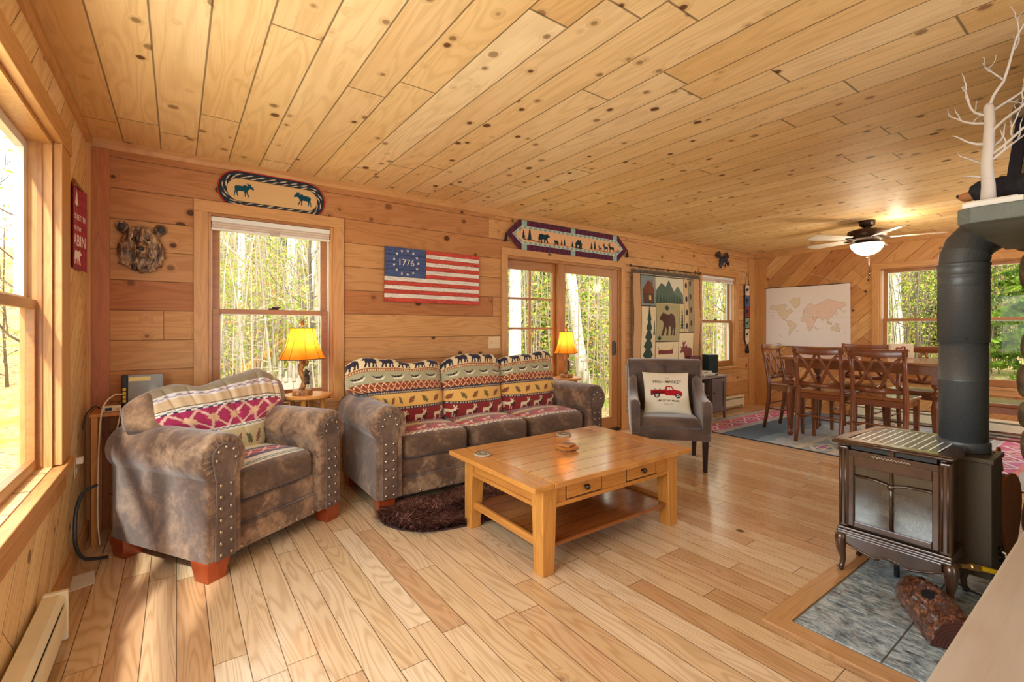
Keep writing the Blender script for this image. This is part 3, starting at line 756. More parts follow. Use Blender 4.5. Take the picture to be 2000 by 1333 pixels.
def sofa_seat(w, seed):
    cv = Canvas(w, 0.5, int(w / 0.0045), 110, (228, 206, 168))
    lattice(cv, .0, .05, (230, 216, 190), (96, 34, 34), .045, (96, 34, 34)); cv.rect(0, .05, w, .17, (186, 50, 52))
    for i in range(int(w / .17) + 1):
        cv.sil(DEER, i * .17 + .02, .06, .11, .1, (234, 208, 184)); cv.sil(DEER, i * .17 + .09, .06, .05, .09, (76, 56, 56))
    dots(cv, .17, .20, NAVY, CREAM); cv.rect(0, .20, w, .26, (226, 196, 140)); dots(cv, .26, .29, (96, 40, 36), CREAM)
    cv.rect(0, .29, w, .37, (150, 60, 50)); dots(cv, .37, .40, NAVY, CREAM); cv.rect(0, .40, w, .5, SAGE); cv.speck(.12); return cv
def chair_back(w):
    cv = Canvas(w, 0.74, int(w / 0.0042), 176, (214, 198, 158)); cv.rect(0, 0, w, .06, (200, 180, 130))
    cv.rect(0, .06, w, .20, (206, 190, 142))
    for i in range(int(w / .12) + 1):
        cv.sil(LEAF, i * .12 + .02, .08, .08, .10, (96, 96, 66) if i % 2 else (140, 96, 78), ang=.9 if i % 2 else -.5)
    dots(cv, .205, .235, (232, 224, 206), (52, 54, 84), .03)
    lattice(cv, .235, .36, (168, 40, 84), (222, 180, 160), .15, (222, 170, 110)); 
    for k in range(int(w / .15) + 1): cv.poly([(k * .15 + .03, .2975), (k * .15 + .075, .325), (k * .15 + .12, .2975), (k * .15 + .075, .27)], (220, 176, 136))
    dots(cv, .36, .39, (232, 224, 206), (52, 54, 84), .03); cv.rect(0, .39, w, .395, (60, 52, 40)); cv.rect(0, .395, w, .46, (212, 184, 146))
    dots(cv, .46, .50, (222, 214, 206), (150, 130, 150), .03); cv.rect(0, .50, w, .74, (146, 130, 104)); cv.speck(.12); return cv
def chair_seat(w):
    cv = Canvas(w, 0.5, int(w / 0.0045), 110, (214, 204, 178)); dots(cv, .02, .05, (90, 120, 110), (226, 220, 200), .03)
    cv.rect(0, .05, w, .10, (222, 214, 196)); lattice(cv, .13, .22, (178, 44, 74), (226, 200, 180), .1); cv.rect(0, .10, w, .13, (60, 66, 96))
    cv.rect(0, .22, w, .25, (60, 66, 96)); cv.rect(0, .25, w, .34, (218, 206, 176)); lattice(cv, .34, .44, (172, 60, 60), (220, 190, 160), .1); cv.speck(.12); return cv

nail_me = MB().ball((0, 0, 0), .0095, .0055, .0095, 10, 6).mesh('nail_head'); nail_me.materials.append(M_nail)
nail_me.polygons.foreach_set('use_smooth', [True] * len(nail_me.polygons))
def nail(parent, x, y, z):
    o = bpy.data.objects.new('nail_head', nail_me); COL.objects.link(o); o.parent = parent; o.location = (x, y, z)
def arm(root, side, W, D, h=0.735, bw=0.18, r=0.128, nails=True):
    """side -1: left arm (outer face at x=0), +1: right arm (outer face at x=W)."""
    f = (lambda x: x) if side < 0 else (lambda x: W - x)
    cx, cz = 0.085, h - r
    pts = [(0.0, 0.10), (0.0, cz - 0.10)]
    for k in range(25):
        a = R(222 - k * (222 + 42) / 24); pts.append((cx + r * math.cos(a), cz + r * math.sin(a)))
    pts += [(bw, cz - 0.11), (bw, 0.10)]
    n = len(pts); ys = [(0.0, .93), (0.012, .985), (0.035, 1.0), (D * .3, 1.0), (D * .6, 1.0), (D - .06, .98), (D - .02, .93), (D, .85)]
    vs = []; c0 = (bw / 2, 0.4)
    for y, k in ys:
        for (x, z) in pts:
            kk = k if z > .45 else min(1.0, k + .02)
            vs.append((f(c0[0] + (x - c0[0]) * kk), y, c0[1] + (z - c0[1]) * (1 - (1 - kk) * .5)))
    fs = [(i * n + j, i * n + (j + 1) % n, (i + 1) * n + (j + 1) % n, (i + 1) * n + j) for i in range(len(ys) - 1) for j in range(n)]
    fs += [tuple(range(n)), tuple(range(len(ys) * n - 1, (len(ys) - 1) * n - 1, -1))]
    a_ = part('arm', MB().add(vs, fs), M_suede, root, smooth=True, bevel=0.004)
    # facing panel with its piping and nail heads
    pr = 0.070; pc = (cx + 0.002, cz + 0.008); pw0, pw1 = 0.040, 0.130
    pp = [(pw0 - .004, 0.105), (pw0, cz - .16), (pw0 - .002, cz - .10)]
    for k in range(19):
        a = R(205 - k * (205 + 25) / 18); pp.append((pc[0] + pr * math.cos(a), pc[1] + pr * math.sin(a)))
    pp += [(pw1 + .002, cz - .10), (pw1, cz - .16), (pw1 + .004, 0.105)]
    pm = MB().prism([(f(x), z) for x, z in pp], -0.012, 0.012, 'xz')
    fp = part('facing_panel', pm, M_suede_d, a_, bevel=0.004)
    part('piping', MB().tube([(f(x), -0.010, z) for x, z in pp], 0.0048, 6, up=(0, 1, 0)), M_suede_d, a_, smooth=True)
    if nails:
        z = 0.13
        while z < cz - .09:
            nail(a_, f(pw0 + .018), -0.016, z); nail(a_, f(pw1 - .018), -0.016, z); z += 0.058
        for k in range(5):
            a = R(190 - k * 50); rr = pr - .018; nail(a_, f(pc[0] + rr * math.cos(a)), -0.016, pc[1] + rr * math.sin(a))
    # gathered pleats round the roll
    pl = MB()
    for k in range(15):
        a = R(215 - k * 17); pl.tube([(f(cx + (pr + .006) * math.cos(a)), -0.006, cz + (pr + .006) * math.sin(a)), (f(cx + (r - .012) * math.cos(a)), 0.004, cz + (r - .012) * math.sin(a)), (f(cx + (r - .003) * math.cos(a)), 0.02, cz + (r - .003) * math.sin(a))], [.0045, .004, .001], 5, up=(0, 1, 0))
    part('pleats', pl, M_suede, a_, smooth=True)
    return a_
def couch(root, W, D, seatx, backs, seats, deforms, foot):
    arm(root, -1, W, D); arm(root, 1, W, D)
    x0, x1 = 0.175, W - 0.175
    part('lower_front_rail', MB().box(x0, 0.035, 0.085, x1, 0.09, 0.215), M_suede, root, bevel=0.016, seg=4, smooth=True)
    part('upper_front_rail', MB().box(x0, 0.045, 0.210, x1, 0.11, 0.335), M_suede, root, bevel=0.022, seg=4, smooth=True)
    fr = part('rail_piping', MB().tube([(x0, 0.036, 0.214), (x1, 0.036, 0.214)], 0.004, 6), M_suede_d, root, smooth=True)
    n = int((x1 - x0) / 0.125)
    for k in range(n + 1): nail(root, x0 + .03 + (x1 - x0 - .06) * k / n, 0.033, 0.105)
    part('seat_deck', MB().box(x0, 0.09, 0.12, x1, D - 0.05, 0.335), M_suede_d, root, bevel=0.01)
    part('back_frame', MB().box(0.06, D - 0.17, 0.11, W - 0.06, D, 0.86), M_suede, root, bevel=0.06, seg=5, smooth=True)
    for k, (a, b) in enumerate(seatx):
        w = b - a - 0.004; cv = seats(w, k)
        me = loaf(w, 0.165, D - 0.23, cv, 58, C_SUEDE, 120, 200, e=0.32, ends=14, bulge=0.0,
                  deform=lambda X, Y, Z: (X, Y, Z + np.where(Z > 0, 0.03 * np.cos(PI * X / w * .9).clip(0) * np.cos(PI * Y / .7).clip(0), 0)))
        part('seat_cushion', me, M_cush, root, loc=((a + b) / 2, 0.022 + (D - .23) / 2, 0.415))
    for k, (xc, w, h, t, y, zc, tilt, fn) in enumerate(deforms):
        me = loaf(w, h, t, backs(w, k), -72, C_SUEDE, int(w / .0042), 240, e=0.62, ends=6 if w < .9 else 5, rnd=.18 if w < .9 else .42, bulge=0.03, deform=fn, sideband=.10 if w > .9 else 0)
        part('back_cushion', me, M_cush, root, loc=(xc, y, zc), rot=(R(tilt), 0, 0))
    for fx, fy in foot:
        part('foot', MB().taper(fx, fy, 0.0, 0.105, 0.095, 0.095, 0.125, 0.125), M_foot, root, bevel=0.004)
sofa = thing('sofa', 'long three-seat brown suede sofa with bear, canoe and elk patterned cushions under the flag', 'sofa', (1.535, 3.045, 0))
def puff(slump, seed, left=0.0, right=0.0, zc=0.0, creases=False):
    rs = np.random.RandomState(seed); ph = rs.rand(4) * 6
    def fn(X, Y, Z):
        w = X.max()
        if left or right:
            k = 1 / (1 + np.exp(-(Z - zc) / 0.018))
            X = np.where(X < 0, X * (1 - left * (1 - k)), X * (1 - right * (1 - k)))
        top = np.clip(Z / Z.max(), 0, 1) ** 2
        Z = Z + slump(X / w) * top + 0.006 * np.sin(X * 23 + ph[0]) * top
        if creases:
            for k in range(7):
                xk = -.30 + .11 * k + (Z - .1) * (-.35 + .05 * k); Y = Y + .016 * np.exp(-((X - xk) / .010) ** 2) * np.clip(.5 + Z * 3, 0, 1) * (.5 + .5 * math.sin(k * 2.3 + 1)) - .008 * np.exp(-((X - xk - .03) / .025) ** 2) * np.clip(.5 + Z * 3, 0, 1)
        Y = Y + 0.006 * np.sin(X * 34 + Z * 9 + ph[1]) * top + 0.005 * np.sin(X * 11 - Z * 20 + ph[2]) - 0.05 * top
        return X, Y, Z
    return fn
couch(sofa, 2.165, 0.83, [(.175, .755), (.755, 1.335), (1.335, 1.99)], sofa_back, sofa_seat,
      [(.355, .80, .56, .20, .555, .735, -14, puff(lambda x: -0.045 * np.exp(-((x - .35) / .45) ** 2) + .015 / (1 + np.exp((x + .4) * 40)), 1, left=.48, zc=-.0)),
       (1.045, .59, .56, .20, .535, .735, -12, puff(lambda x: 0.012 - .03 * x ** 4, 2)),
       (1.665, .66, .56, .20, .545, .74, -13, puff(lambda x: 0.02 * x - .02 * np.exp(-((x + .2) / .4) ** 2), 3, right=.0))],
      [(.075, .075), (2.09, .075), (.075, .755), (2.09, .755)])
ac = thing('armchair', 'big brown suede armchair with rolled studded arms and magenta banded cushion near the left wall', 'armchair', (0.572, 2.712, 0), R(32))
couch(ac, 0.90, 0.80, [(.175, .725)], lambda w, k: chair_back(w), lambda w, k: chair_seat(w),
      [(.45, 1.00, .56, .22, .565, .69, -16, puff(lambda x: 0.03 * x - .045 * np.exp(-((x + .05) / .45) ** 2) + .012 * np.sin(x * 5), 5, left=.40, right=.40, zc=-.01, creases=True))],
      [(.055, .06), (.845, .06), (.055, .735), (.845, .735)])

# ------------------------------------------------------------------ coffee table
M_oakt = wood('honey_table_wood', (206, 142, 66), 0.55, 0.32, 'z', coat=0.25, wear=0.25)
M_oakx = wood('honey_table_rail_wood', (200, 134, 60), 0.55, 0.32, 'x', coat=0.25, wear=0.25)
M_oaky = wood('honey_table_end_wood', (204, 138, 64), 0.55, 0.32, 'y', coat=0.25, wear=0.25)
M_ttop = planks('honey_table_top_boards', lambda x, y, z: (x, y), 0.132, 3.0, [(206, 142, 76), (214, 152, 84), (198, 134, 70)], off=1.855, knots=0.12, kscale=5, rough=0.2, coat=0.5, ring=0.4, groove=0.0035, seed=40, knotcol=(70, 40, 20))
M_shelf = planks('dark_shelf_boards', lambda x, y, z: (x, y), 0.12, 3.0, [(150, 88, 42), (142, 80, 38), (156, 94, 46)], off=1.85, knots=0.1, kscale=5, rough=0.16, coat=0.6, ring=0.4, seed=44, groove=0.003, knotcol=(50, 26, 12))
ct = thing('coffee_table', 'honey-coloured plank coffee table with two small drawers and a lower shelf', 'coffee table', (0, 0, 0))
tx0, tx1, ty0, ty1, tz = 1.855, 3.165, 1.76, 2.635, 0.485
part('top_boards', MB().box(tx0 + .135, ty0, tz - .028, tx1 - .135, ty1, tz), M_ttop, ct, bevel=0.004)
for a, b in ((tx0, tx0 + .1335), (tx1 - .1335, tx1)):
    part('breadboard_end', MB().box(a, ty0, tz - .028, b, ty1, tz), M_oaky, ct, bevel=0.006)
lx = (1.987, 3.035); ly = (1.847, 2.558)
for i, X_ in enumerate(lx):
    for j, Y_ in enumerate(ly):
        si, sj = (1 if i == 0 else -1), (1 if j == 0 else -1)
        part('leg', MB().taper(X_, Y_, 0.0, tz - .028, .076, .076, .098, .098, si * .011, sj * .011), M_oakt, ct, bevel=0.004)
za, zb = 0.335, tz - .028
part('apron', MB().box(1.955, ly[0] - .025, zb - .118, 3.07, ly[0] - .008, zb), M_oakx, ct, bevel=0.002)
part('apron', MB().box(1.955, ly[1] + .008, zb - .118, 3.07, ly[1] + .025, zb), M_oakx, ct, bevel=0.002)
for X_ in (lx[0] - .02, lx[1] + .008): part('apron', MB().box(X_, 1.89, zb - .118, X_ + .012, 2.52, zb), M_oaky, ct, bevel=0.002)
part('apron_bead', MB().box(2.03, ly[0] - .034, zb - .122, 2.99, ly[0] - .02, zb - .10), M_oakx, ct, bevel=0.004)
for X_ in (lx[0] - .034, lx[1] + .02): part('apron_bead', MB().box(X_, 1.89, zb - .122, X_ + .014, 2.52, zb - .10), M_oaky, ct, bevel=0.004)
M_groove = plain('dark_edge_line', (58, 30, 14), 0.6)  # dark brown line round each drawer front
for a, b in ((2.12, 2.385), (2.60, 2.865)):
    dr = part('drawer', MB().box(a, ly[0] - .031, zb - .094, b, ly[0] - .02, zb - .008), M_oakx, ct, bevel=0.006)
    part('drawer_gap', MB().box(a - .005, ly[0] - .0265, zb - .099, b + .005, ly[0] - .0245, zb - .003), M_groove, dr)
    kn = MB(); kn.lathe([(.006, 0), (.006, .012), (.015, .018), (.017, .024), (.012, .032), (.002, .034)], 14, M=Matrix.Translation(((a + b) / 2, ly[0] - .030, zb - .050)) @ Matrix.Rotation(R(90), 4, 'X'))
    part('knob', kn, plain('pewter_knob', (70, 66, 58), 0.3, 0.8), dr, smooth=True, label='dark pewter knob')
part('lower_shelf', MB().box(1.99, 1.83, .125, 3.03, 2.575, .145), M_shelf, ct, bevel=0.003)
for X_ in (lx[0] - .018, lx[1] - .004): part('shelf_rail', MB().box(X_, 1.885, .125, X_ + .022, 2.52, .168), M_oaky, ct, bevel=0.003)
# coasters
M_stone_c = plain('carved_stone', (176, 160, 132), 0.7, var=0.25, scale=60, bump=0.5)
for lab, (cx_, cy_) in (('round carved stone coaster at the left corner of the coffee table', (1.975, 2.42)), ('round carved stone coaster at the far edge of the coffee table', (2.73, 2.515))):
    t = thing('round_coaster', lab, 'coaster', (cx_, cy_, tz), 0, 'round stone coasters')
    part('disc', MB().lathe([(.05, 0), (.054, .003), (.054, .009), (.05, .012)], 32), M_stone_c, t, smooth=False)
    part('carved_ring', MB().tube([(.043 * math.cos(a / 24 * 2 * PI), .043 * math.sin(a / 24 * 2 * PI), .012) for a in range(24)], .003, 6, closed=True), plain('dark_stone', (92, 78, 60), .7), t, smooth=True)
    part('carved_star', MB().tube([((.030 if a % 2 else .016) * math.cos(a / 12 * 2 * PI), (.030 if a % 2 else .016) * math.sin(a / 12 * 2 * PI), .012) for a in range(12)], .0022, 5, closed=True), bpy.data.materials['dark_stone'], t)
M_blk1 = wood('coaster_wood', (176, 112, 52), 0.6, 0.4, 'x'); M_blk2 = wood('coaster_wood_dark', (140, 84, 38), 0.6, 0.4, 'x')
t = thing('coaster_holder', 'square wooden coaster base at the bottom of the small stack on the coffee table', 'coaster', (2.47, 2.20, tz), R(20), 'square wooden coasters')
part('base', MB().box(-.05, -.05, 0, .05, .05, .006), M_blk2, t, bevel=0.002); part('lip', MB().box(-.043, -.043, .006, .043, .043, .012), M_blk1, t, bevel=0.002)
t = thing('square_coaster', 'square wooden coaster turned askew in the middle of the small stack', 'coaster', (2.47, 2.20, tz + .012), R(-8), 'square wooden coasters')
part('slab', MB().box(-.056, -.056, 0, .056, .056, .016), M_blk1, t, bevel=0.002); part('burnt_mark', MB().box(-.03, -.03, .016, .03, .03, .0166), M_blk2, t)
t = thing('square_coaster', 'square wooden coaster topmost of the small stack on the coffee table', 'coaster', (2.47, 2.20, tz + .029), R(16), 'square wooden coasters')
part('slab', MB().box(-.042, -.042, 0, .042, .042, .014), M_blk1, t, bevel=0.002); part('burnt_mark', MB().box(-.025, -.025, .014, .025, .025, .0146), M_blk2, t)

# ------------------------------------------------------------------ fur rug
fr = thing('fur_rug', 'shaggy dark brown sheepskin rug between sofa and coffee table', 'rug', (2.10, 2.83, 0), R(-6))
def fur_outline(a): return (0.575 * math.cos(a) * (1 + .05 * math.sin(3 * a)), 0.30 * math.sin(a) * (1 + .10 * math.sin(2 * a + 1)))
M_hide = plain('fur_hide', (58, 34, 30), 0.9)
part('hide', MB().prism([fur_outline(k / 40 * 2 * PI) for k in range(40)], 0.001, 0.012, 'xy'), M_hide, fr)
def fur_mat():
    m = Mat('brown_fur'); x, y, z = m.obj(); n = m.noise(m.comb(x, y, 0.0), 14, 3, 0.6); n2 = m.noise(m.comb(x, y, 0.0), 160, 2, 0.6)
    c = m.ramp(n2 * .6 + n * .4, [(0.35, lin((58, 32, 28))), (0.52, lin((104, 62, 52))), (0.7, lin((150, 100, 84)))])
    return m.fin(c, 0.55, spec=0.3)
rs = np.random.RandomState(4); N = 26000
a = rs.rand(N) * 2 * PI; rr = np.sqrt(rs.rand(N)) * 1.0
bx = 0.575 * np.cos(a) * (1 + .05 * np.sin(3 * a)) * rr; by = 0.30 * np.sin(a) * (1 + .10 * np.sin(2 * a + 1)) * rr
ang = np.sin(bx * 9) * 1.3 + np.cos(by * 13) * 1.2 + rs.randn(N) * .5 + np.arctan2(by, bx) * .6
Lg = 0.045 + rs.rand(N) * .04; hgt = 0.022 + rs.rand(N) * 0.035; wd = 0.003
dx, dy = np.cos(ang), np.sin(ang)
Vv = np.zeros((N, 5, 3)); 
for i, (tt, ww) in enumerate(((0, 1), (0, -1), (.55, -.8), (.55, .8), (1, 0))):
    Vv[:, i, 0] = bx + dx * Lg * tt - dy * wd * ww; Vv[:, i, 1] = by + dy * Lg * tt + dx * wd * ww; Vv[:, i, 2] = 0.008 + hgt * math.sin(min(tt, .9) * 1.9)
fme = bpy.data.meshes.new('fur_pile'); base = (np.arange(N) * 5)[:, None]
fme.from_pydata(Vv.reshape(-1, 3).tolist(), [], [tuple(q) for q in (base + [0, 1, 2, 3]).tolist()] + [tuple(q) for q in (base + [3, 2, 4]).tolist()]); fme.update()
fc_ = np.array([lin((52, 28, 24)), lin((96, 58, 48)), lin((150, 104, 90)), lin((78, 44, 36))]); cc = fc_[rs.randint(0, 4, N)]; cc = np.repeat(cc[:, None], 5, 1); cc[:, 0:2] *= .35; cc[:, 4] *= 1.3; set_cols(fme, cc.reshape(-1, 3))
def fur_mat2():
    m = Mat('brown_fur'); return m.fin(m.attr(), .5, spec=.3)
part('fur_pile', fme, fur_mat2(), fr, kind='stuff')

# ------------------------------------------------------------------ tub chair and cushion
def velvet(name, c0, c1):
    m = Mat(name); x, y, z = m.obj(); p = m.comb(x, y, z); n = m.noise(p, 4, 4, 0.6, 0.5); n2 = m.noise(p, 300, 2, 0.6)
    c = m.mix(n.sm(0.35, 0.65), lin(c0), lin(c1)); m.bump(n2, 0.15, 0.001); return m.fin(c, 0.6, spec=0.3, sheen=0.7)
M_vel = velvet('grey_brown_velvet', (74, 55, 44), (102, 79, 64))
tc = thing('accent_chair', 'small grey-brown velvet armchair with buttoned back holding the printed cushion', 'armchair', (4.205, 2.70, 0), R(-47.6))
part('seat_base', MB().box(-.335, -.32, .275, .335, .30, .385), M_vel, tc, bevel=0.02, seg=4, smooth=True)
part('welt', MB().tube([(-.335, .2, .385), (-.335, -.315, .385), (.335, -.315, .385), (.335, .2, .385)], .006, 6), M_vel, tc, smooth=True)
sc = MB(); sc.add([(-.27, -.325, .385), (.27, -.325, .385), (.27, .22, .385), (-.27, .22, .385), (-.235, -.255, .47), (.235, -.255, .47), (.25, .22, .46), (-.25, .22, .46)], [(3, 2, 1, 0), (4, 5, 6, 7), (0, 1, 5, 4), (1, 2, 6, 5), (2, 3, 7, 6), (3, 0, 4, 7)])
part('seat', sc, M_vel, tc, bevel=0.03, seg=5, smooth=True)
def tub_arm(s):
    secs = [(-.325, .265, .335, .60), (-.30, .262, .345, .625), (-.2, .262, .352, .625), (-.05, .262, .352, .635), (.06, .262, .35, .68), (.15, .262, .348, .75), (.22, .262, .345, .80)]
    vs = []; n = 10
    for y, xi, xo, h in secs:
        xi2 = xi - .0; ring = [(xi, .36), (xi, h - .03), (xi + .012, h - .008), ((xi + xo) / 2, h), (xo - .008, h - .008), (xo, h - .035), (xo, .5), (xo - .006, .385), (xo - .015, .33), (xi, .33)]
        vs += [(s * x, y, z) for x, z in ring]
    fs = [(i * n + j, i * n + (j + 1) % n, (i + 1) * n + (j + 1) % n, (i + 1) * n + j) for i in range(len(secs) - 1) for j in range(n)]
    fs += [tuple(range(n)), tuple(range(len(secs) * n - 1, (len(secs) - 1) * n - 1, -1))]
    part('arm', MB().add(vs, fs), M_vel, tc, bevel=0.008, seg=3, smooth=True)
tub_arm(-1); tub_arm(1)
u = np.linspace(-1, 1, 41); v = np.linspace(0, 1, 31); U_, V_ = np.meshgrid(u, v)
def tub_back(off):
    wz = .30 + .025 * V_ + .02; X = U_ * wz; Z = .40 + .52 * V_; Y = .20 + .10 * V_ - .07 * np.abs(U_) ** 3 + off
    if off == 0:
        for bx_, bz_ in ((-.2, .86), (0, .86), (.2, .86), (-.1, .76), (.1, .76), (.27, .77), (-.27, .77)):
            Y = Y + 0.032 * np.exp(-(((X - bx_) / .03) ** 2 + ((Z - bz_) / .03) ** 2))
    return np.stack([X, Y, Z], -1)
A_, B_ = tub_back(0), tub_back(.11)
P = np.concatenate([A_, A_[-1:] + [0, .03, .022], B_[-1:] - [0, .03, -.022], B_[::-1]], 0)
me = grid_mesh('backrest', P); o = part('backrest', me, M_vel, tc)
d = o.modifiers.new('solid', 'SOLIDIFY'); d.thickness = 0.02; d.offset = 0
sd = MB()
for s in (-1, 1): sd.tube([(s * .305, .20, .42), (s * .315, .25, .70), (s * .325, .295, .89)], [.045, .045, .04], 12)
part('back_side', sd, M_vel, tc, smooth=True)
for bx_, bz_ in ((-.2, .86), (0, .86), (.2, .86), (-.1, .76), (.1, .76), (.27, .77), (-.27, .77)):
    yb = .20 + .10 * (bz_ - .4) / .52 - .07 * abs(bx_ / .34) ** 3 + .012
    part('button', MB().ball((bx_, yb, bz_), .012, .007, .012, 10, 6), M_vel, tc, smooth=True)
M_leg = wood('espresso_leg', (44, 28, 22), 0.6, 0.4, 'z')
for sx in (-1, 1):
    for y_, dy_ in ((-.27, 0), (.25, .0)):
        part('leg', MB().taper(sx * .29, y_ + (.04 if y_ > 0 else 0), 0, .28, .032, .032, .05, .05, 0, -.04 if y_ > 0 else 0), M_leg, tc, bevel=0.003)
def text_tris(s_, size, align='CENTER', bold=0.0):
    c = bpy.data.curves.new('t', 'FONT'); c.body = s_; c.size = size; c.align_x = align; c.offset = bold
    o = bpy.data.objects.new('t', c); COL.objects.link(o); dg = bpy.context.evaluated_depsgraph_get(); dg.update()
    me = bpy.data.meshes.new_from_object(o.evaluated_get(dg)); me.calc_loop_triangles()
    tr = [[(me.vertices[i].co.x, me.vertices[i].co.y) for i in t.vertices] for t in me.loop_triangles]
    bpy.data.objects.remove(o); return tr
def ctext(cv, s_, x, y, size, c, sx=1.0, bold=0.0):
    for t in text_tris(s_, size, bold=bold): cv.poly([(x + a * sx, y + b) for a, b in t], c)
pw = 0.43; cv = Canvas(pw, pw, 260, 260, (232, 222, 196))
K = (58, 48, 44); RT = (176, 22, 34)
ctext(cv, 'THE', .22, .338, .022, K); ctext(cv, 'FRESH MARKET', .22, .292, .042, K, .95, .0006)
cv.poly([(.055, .21), (.195, .21), (.195, .175), (.055, .165)], (120, 14, 26)); cv.poly([(.055, .222), (.195, .222), (.195, .205), (.055, .205)], RT)
cv.poly([(.19, .17), (.19, .215), (.205, .255), (.26, .257), (.28, .222), (.345, .212), (.36, .195), (.36, .165), (.34, .158), (.2, .158)], RT)
cv.poly([(.21, .215), (.216, .245), (.253, .247), (.268, .217)], (232, 222, 206)); cv.line(.238, .158, .238, .25, .0015, (110, 12, 22)); cv.line(.19, .17, .35, .17, .0015, (110, 12, 22))
for wx in (.115, .315): cv.disc(wx, .16, .026, (28, 26, 28)); cv.disc(wx, .16, .016, (214, 208, 200)); cv.disc(wx, .16, .006, (70, 66, 64))
for k in range(5): cv.disc(.075 + k * .024, .229, .009, (168, 174, 150) if k % 2 else (226, 222, 204))
ctext(cv, 'AMERICAN MADE', .22, .098, .027, K, .98, .0005); ctext(cv, '- WITH LOVE -', .22, .066, .016, (120, 96, 86))
cu = thing('throw_pillow', 'cream square cushion printed with a red pickup truck, on the velvet chair', 'cushion', (4.205, 2.70, 0), R(-47.6))
n_ = 130; g = np.linspace(-1, 1, n_); GX, GY = np.meshgrid(g, g)
def pil(sign):
    k = (1 - np.abs(GX) ** 2.2).clip(0) * (1 - np.abs(GY) ** 2.2).clip(0)
    pin = 1 - 0.07 * (1 - GY ** 2) ; pin2 = 1 - 0.06 * (1 - GX ** 2)
    X = GX * pw / 2 * pin; Z = GY * pw / 2 * pin2; Y = sign * (.072 * k ** .45 + .003 * np.sin(GX * 5 + GY * 9) * k)
    return np.stack([X, Y, Z], -1)
iy = np.linspace(0, cv.ny - 1, n_).astype(int); front_cols = cv.a[iy][:, iy]
M_pil = woven('printed_linen', 0.85, 420, 0.15, 0.06)
# dense front so the lettering stays readable
n_ = 240; g = np.linspace(-1, 1, n_); GX, GY = np.meshgrid(g, g); iy = np.linspace(0, cv.ny - 1, n_).astype(int)
part('pillow_front', grid_mesh('pillow_front', pil(-1), cv.a[iy][:, iy]), M_pil, cu, loc=(0, .035, .645), rot=(R(-30), 0, 0))
bk = Canvas(pw, pw, n_, n_, (228, 218, 194)); part('pillow_back', grid_mesh('pillow_back', pil(1), bk.a), M_pil, cu, loc=(0, .035, .645), rot=(R(-30), 0, 0))

# ------------------------------------------------------------------ end tables and bear lamps
M_end = wood('golden_stool_wood', (206, 138, 62), 0.6, 0.35, 'z', coat=0.2)
def end_table(label, x, y, h, r):
    t = thing('end_table', label, 'end table', (x, y, 0), R(20), 'round end tables')
    part('table_top', MB().lathe([(r - .012, h - .028), (r, h - .02), (r, h - .006), (r - .006, h)], 40), M_end, t, bevel=0.002)
    for k in range(4):
        a = PI / 4 + k * PI / 2; c, s = math.cos(a), math.sin(a)
        part('leg', MB().tube([(c * r * .62, s * r * .62, h - .026), (c * r * .95, s * r * .95, 0)], [.019, .014], 10), M_end, t, smooth=True)
        a2 = a + PI / 2; part('stretcher', MB().tube([(c * r * .80, s * r * .80, h * .45), (math.cos(a2) * r * .80, math.sin(a2) * r * .80, h * .45)], .009, 8), M_end, t, smooth=True)
    return t
end_table('round golden wooden end table between armchair and sofa, in front of the window', 1.235, 3.69, .775, .168)
end_table('round golden wooden end table squeezed between sofa and sliding door', 3.85, 3.70, .735, .155)
def bark_mat(name, a, b):
    m = Mat(name); x, y, z = m.obj(); n = m.noise(m.comb(x * 3, y * 3, z), 26, 4, 0.65, 1.0)
    c = m.ramp(n, [(0.35, lin(a)), (0.62, lin(b))]); m.bump(n, 0.7, 0.006); return m.fin(c, 0.6)
M_trunk = bark_mat('resin_bark', (66, 38, 18), (196, 136, 68)); M_bear = bark_mat('resin_bear', (30, 20, 14), (84, 58, 36))
def shade_mat():
    m = Mat('parchment_shade'); x, y, z = m.obj(); n = m.noise(m.comb(x, y, z), 12, 4, 0.6)
    d = m.new('ShaderNodeBsdfDiffuse'); tl = m.new('ShaderNodeBsdfTranslucent'); mx = m.new('ShaderNodeMixShader'); mx.inputs[0].default_value = 0.62
    c = m.mix(n.sm(.35, .7), lin((226, 140, 40)), lin((236, 158, 56)))
    m.put(d.inputs[0], c); m.put(tl.inputs[0], c); m.t.links.new(d.outputs[0], mx.inputs[1]); m.t.links.new(tl.outputs[0], mx.inputs[2]); m.t.links.new(mx.outputs[0], m.out.inputs[0]); return m.mat
M_lshade = shade_mat(); M_bulb = Mat('warm_bulb').fin((1, .8, .5), emit=(1, .72, .38), es=8.0)
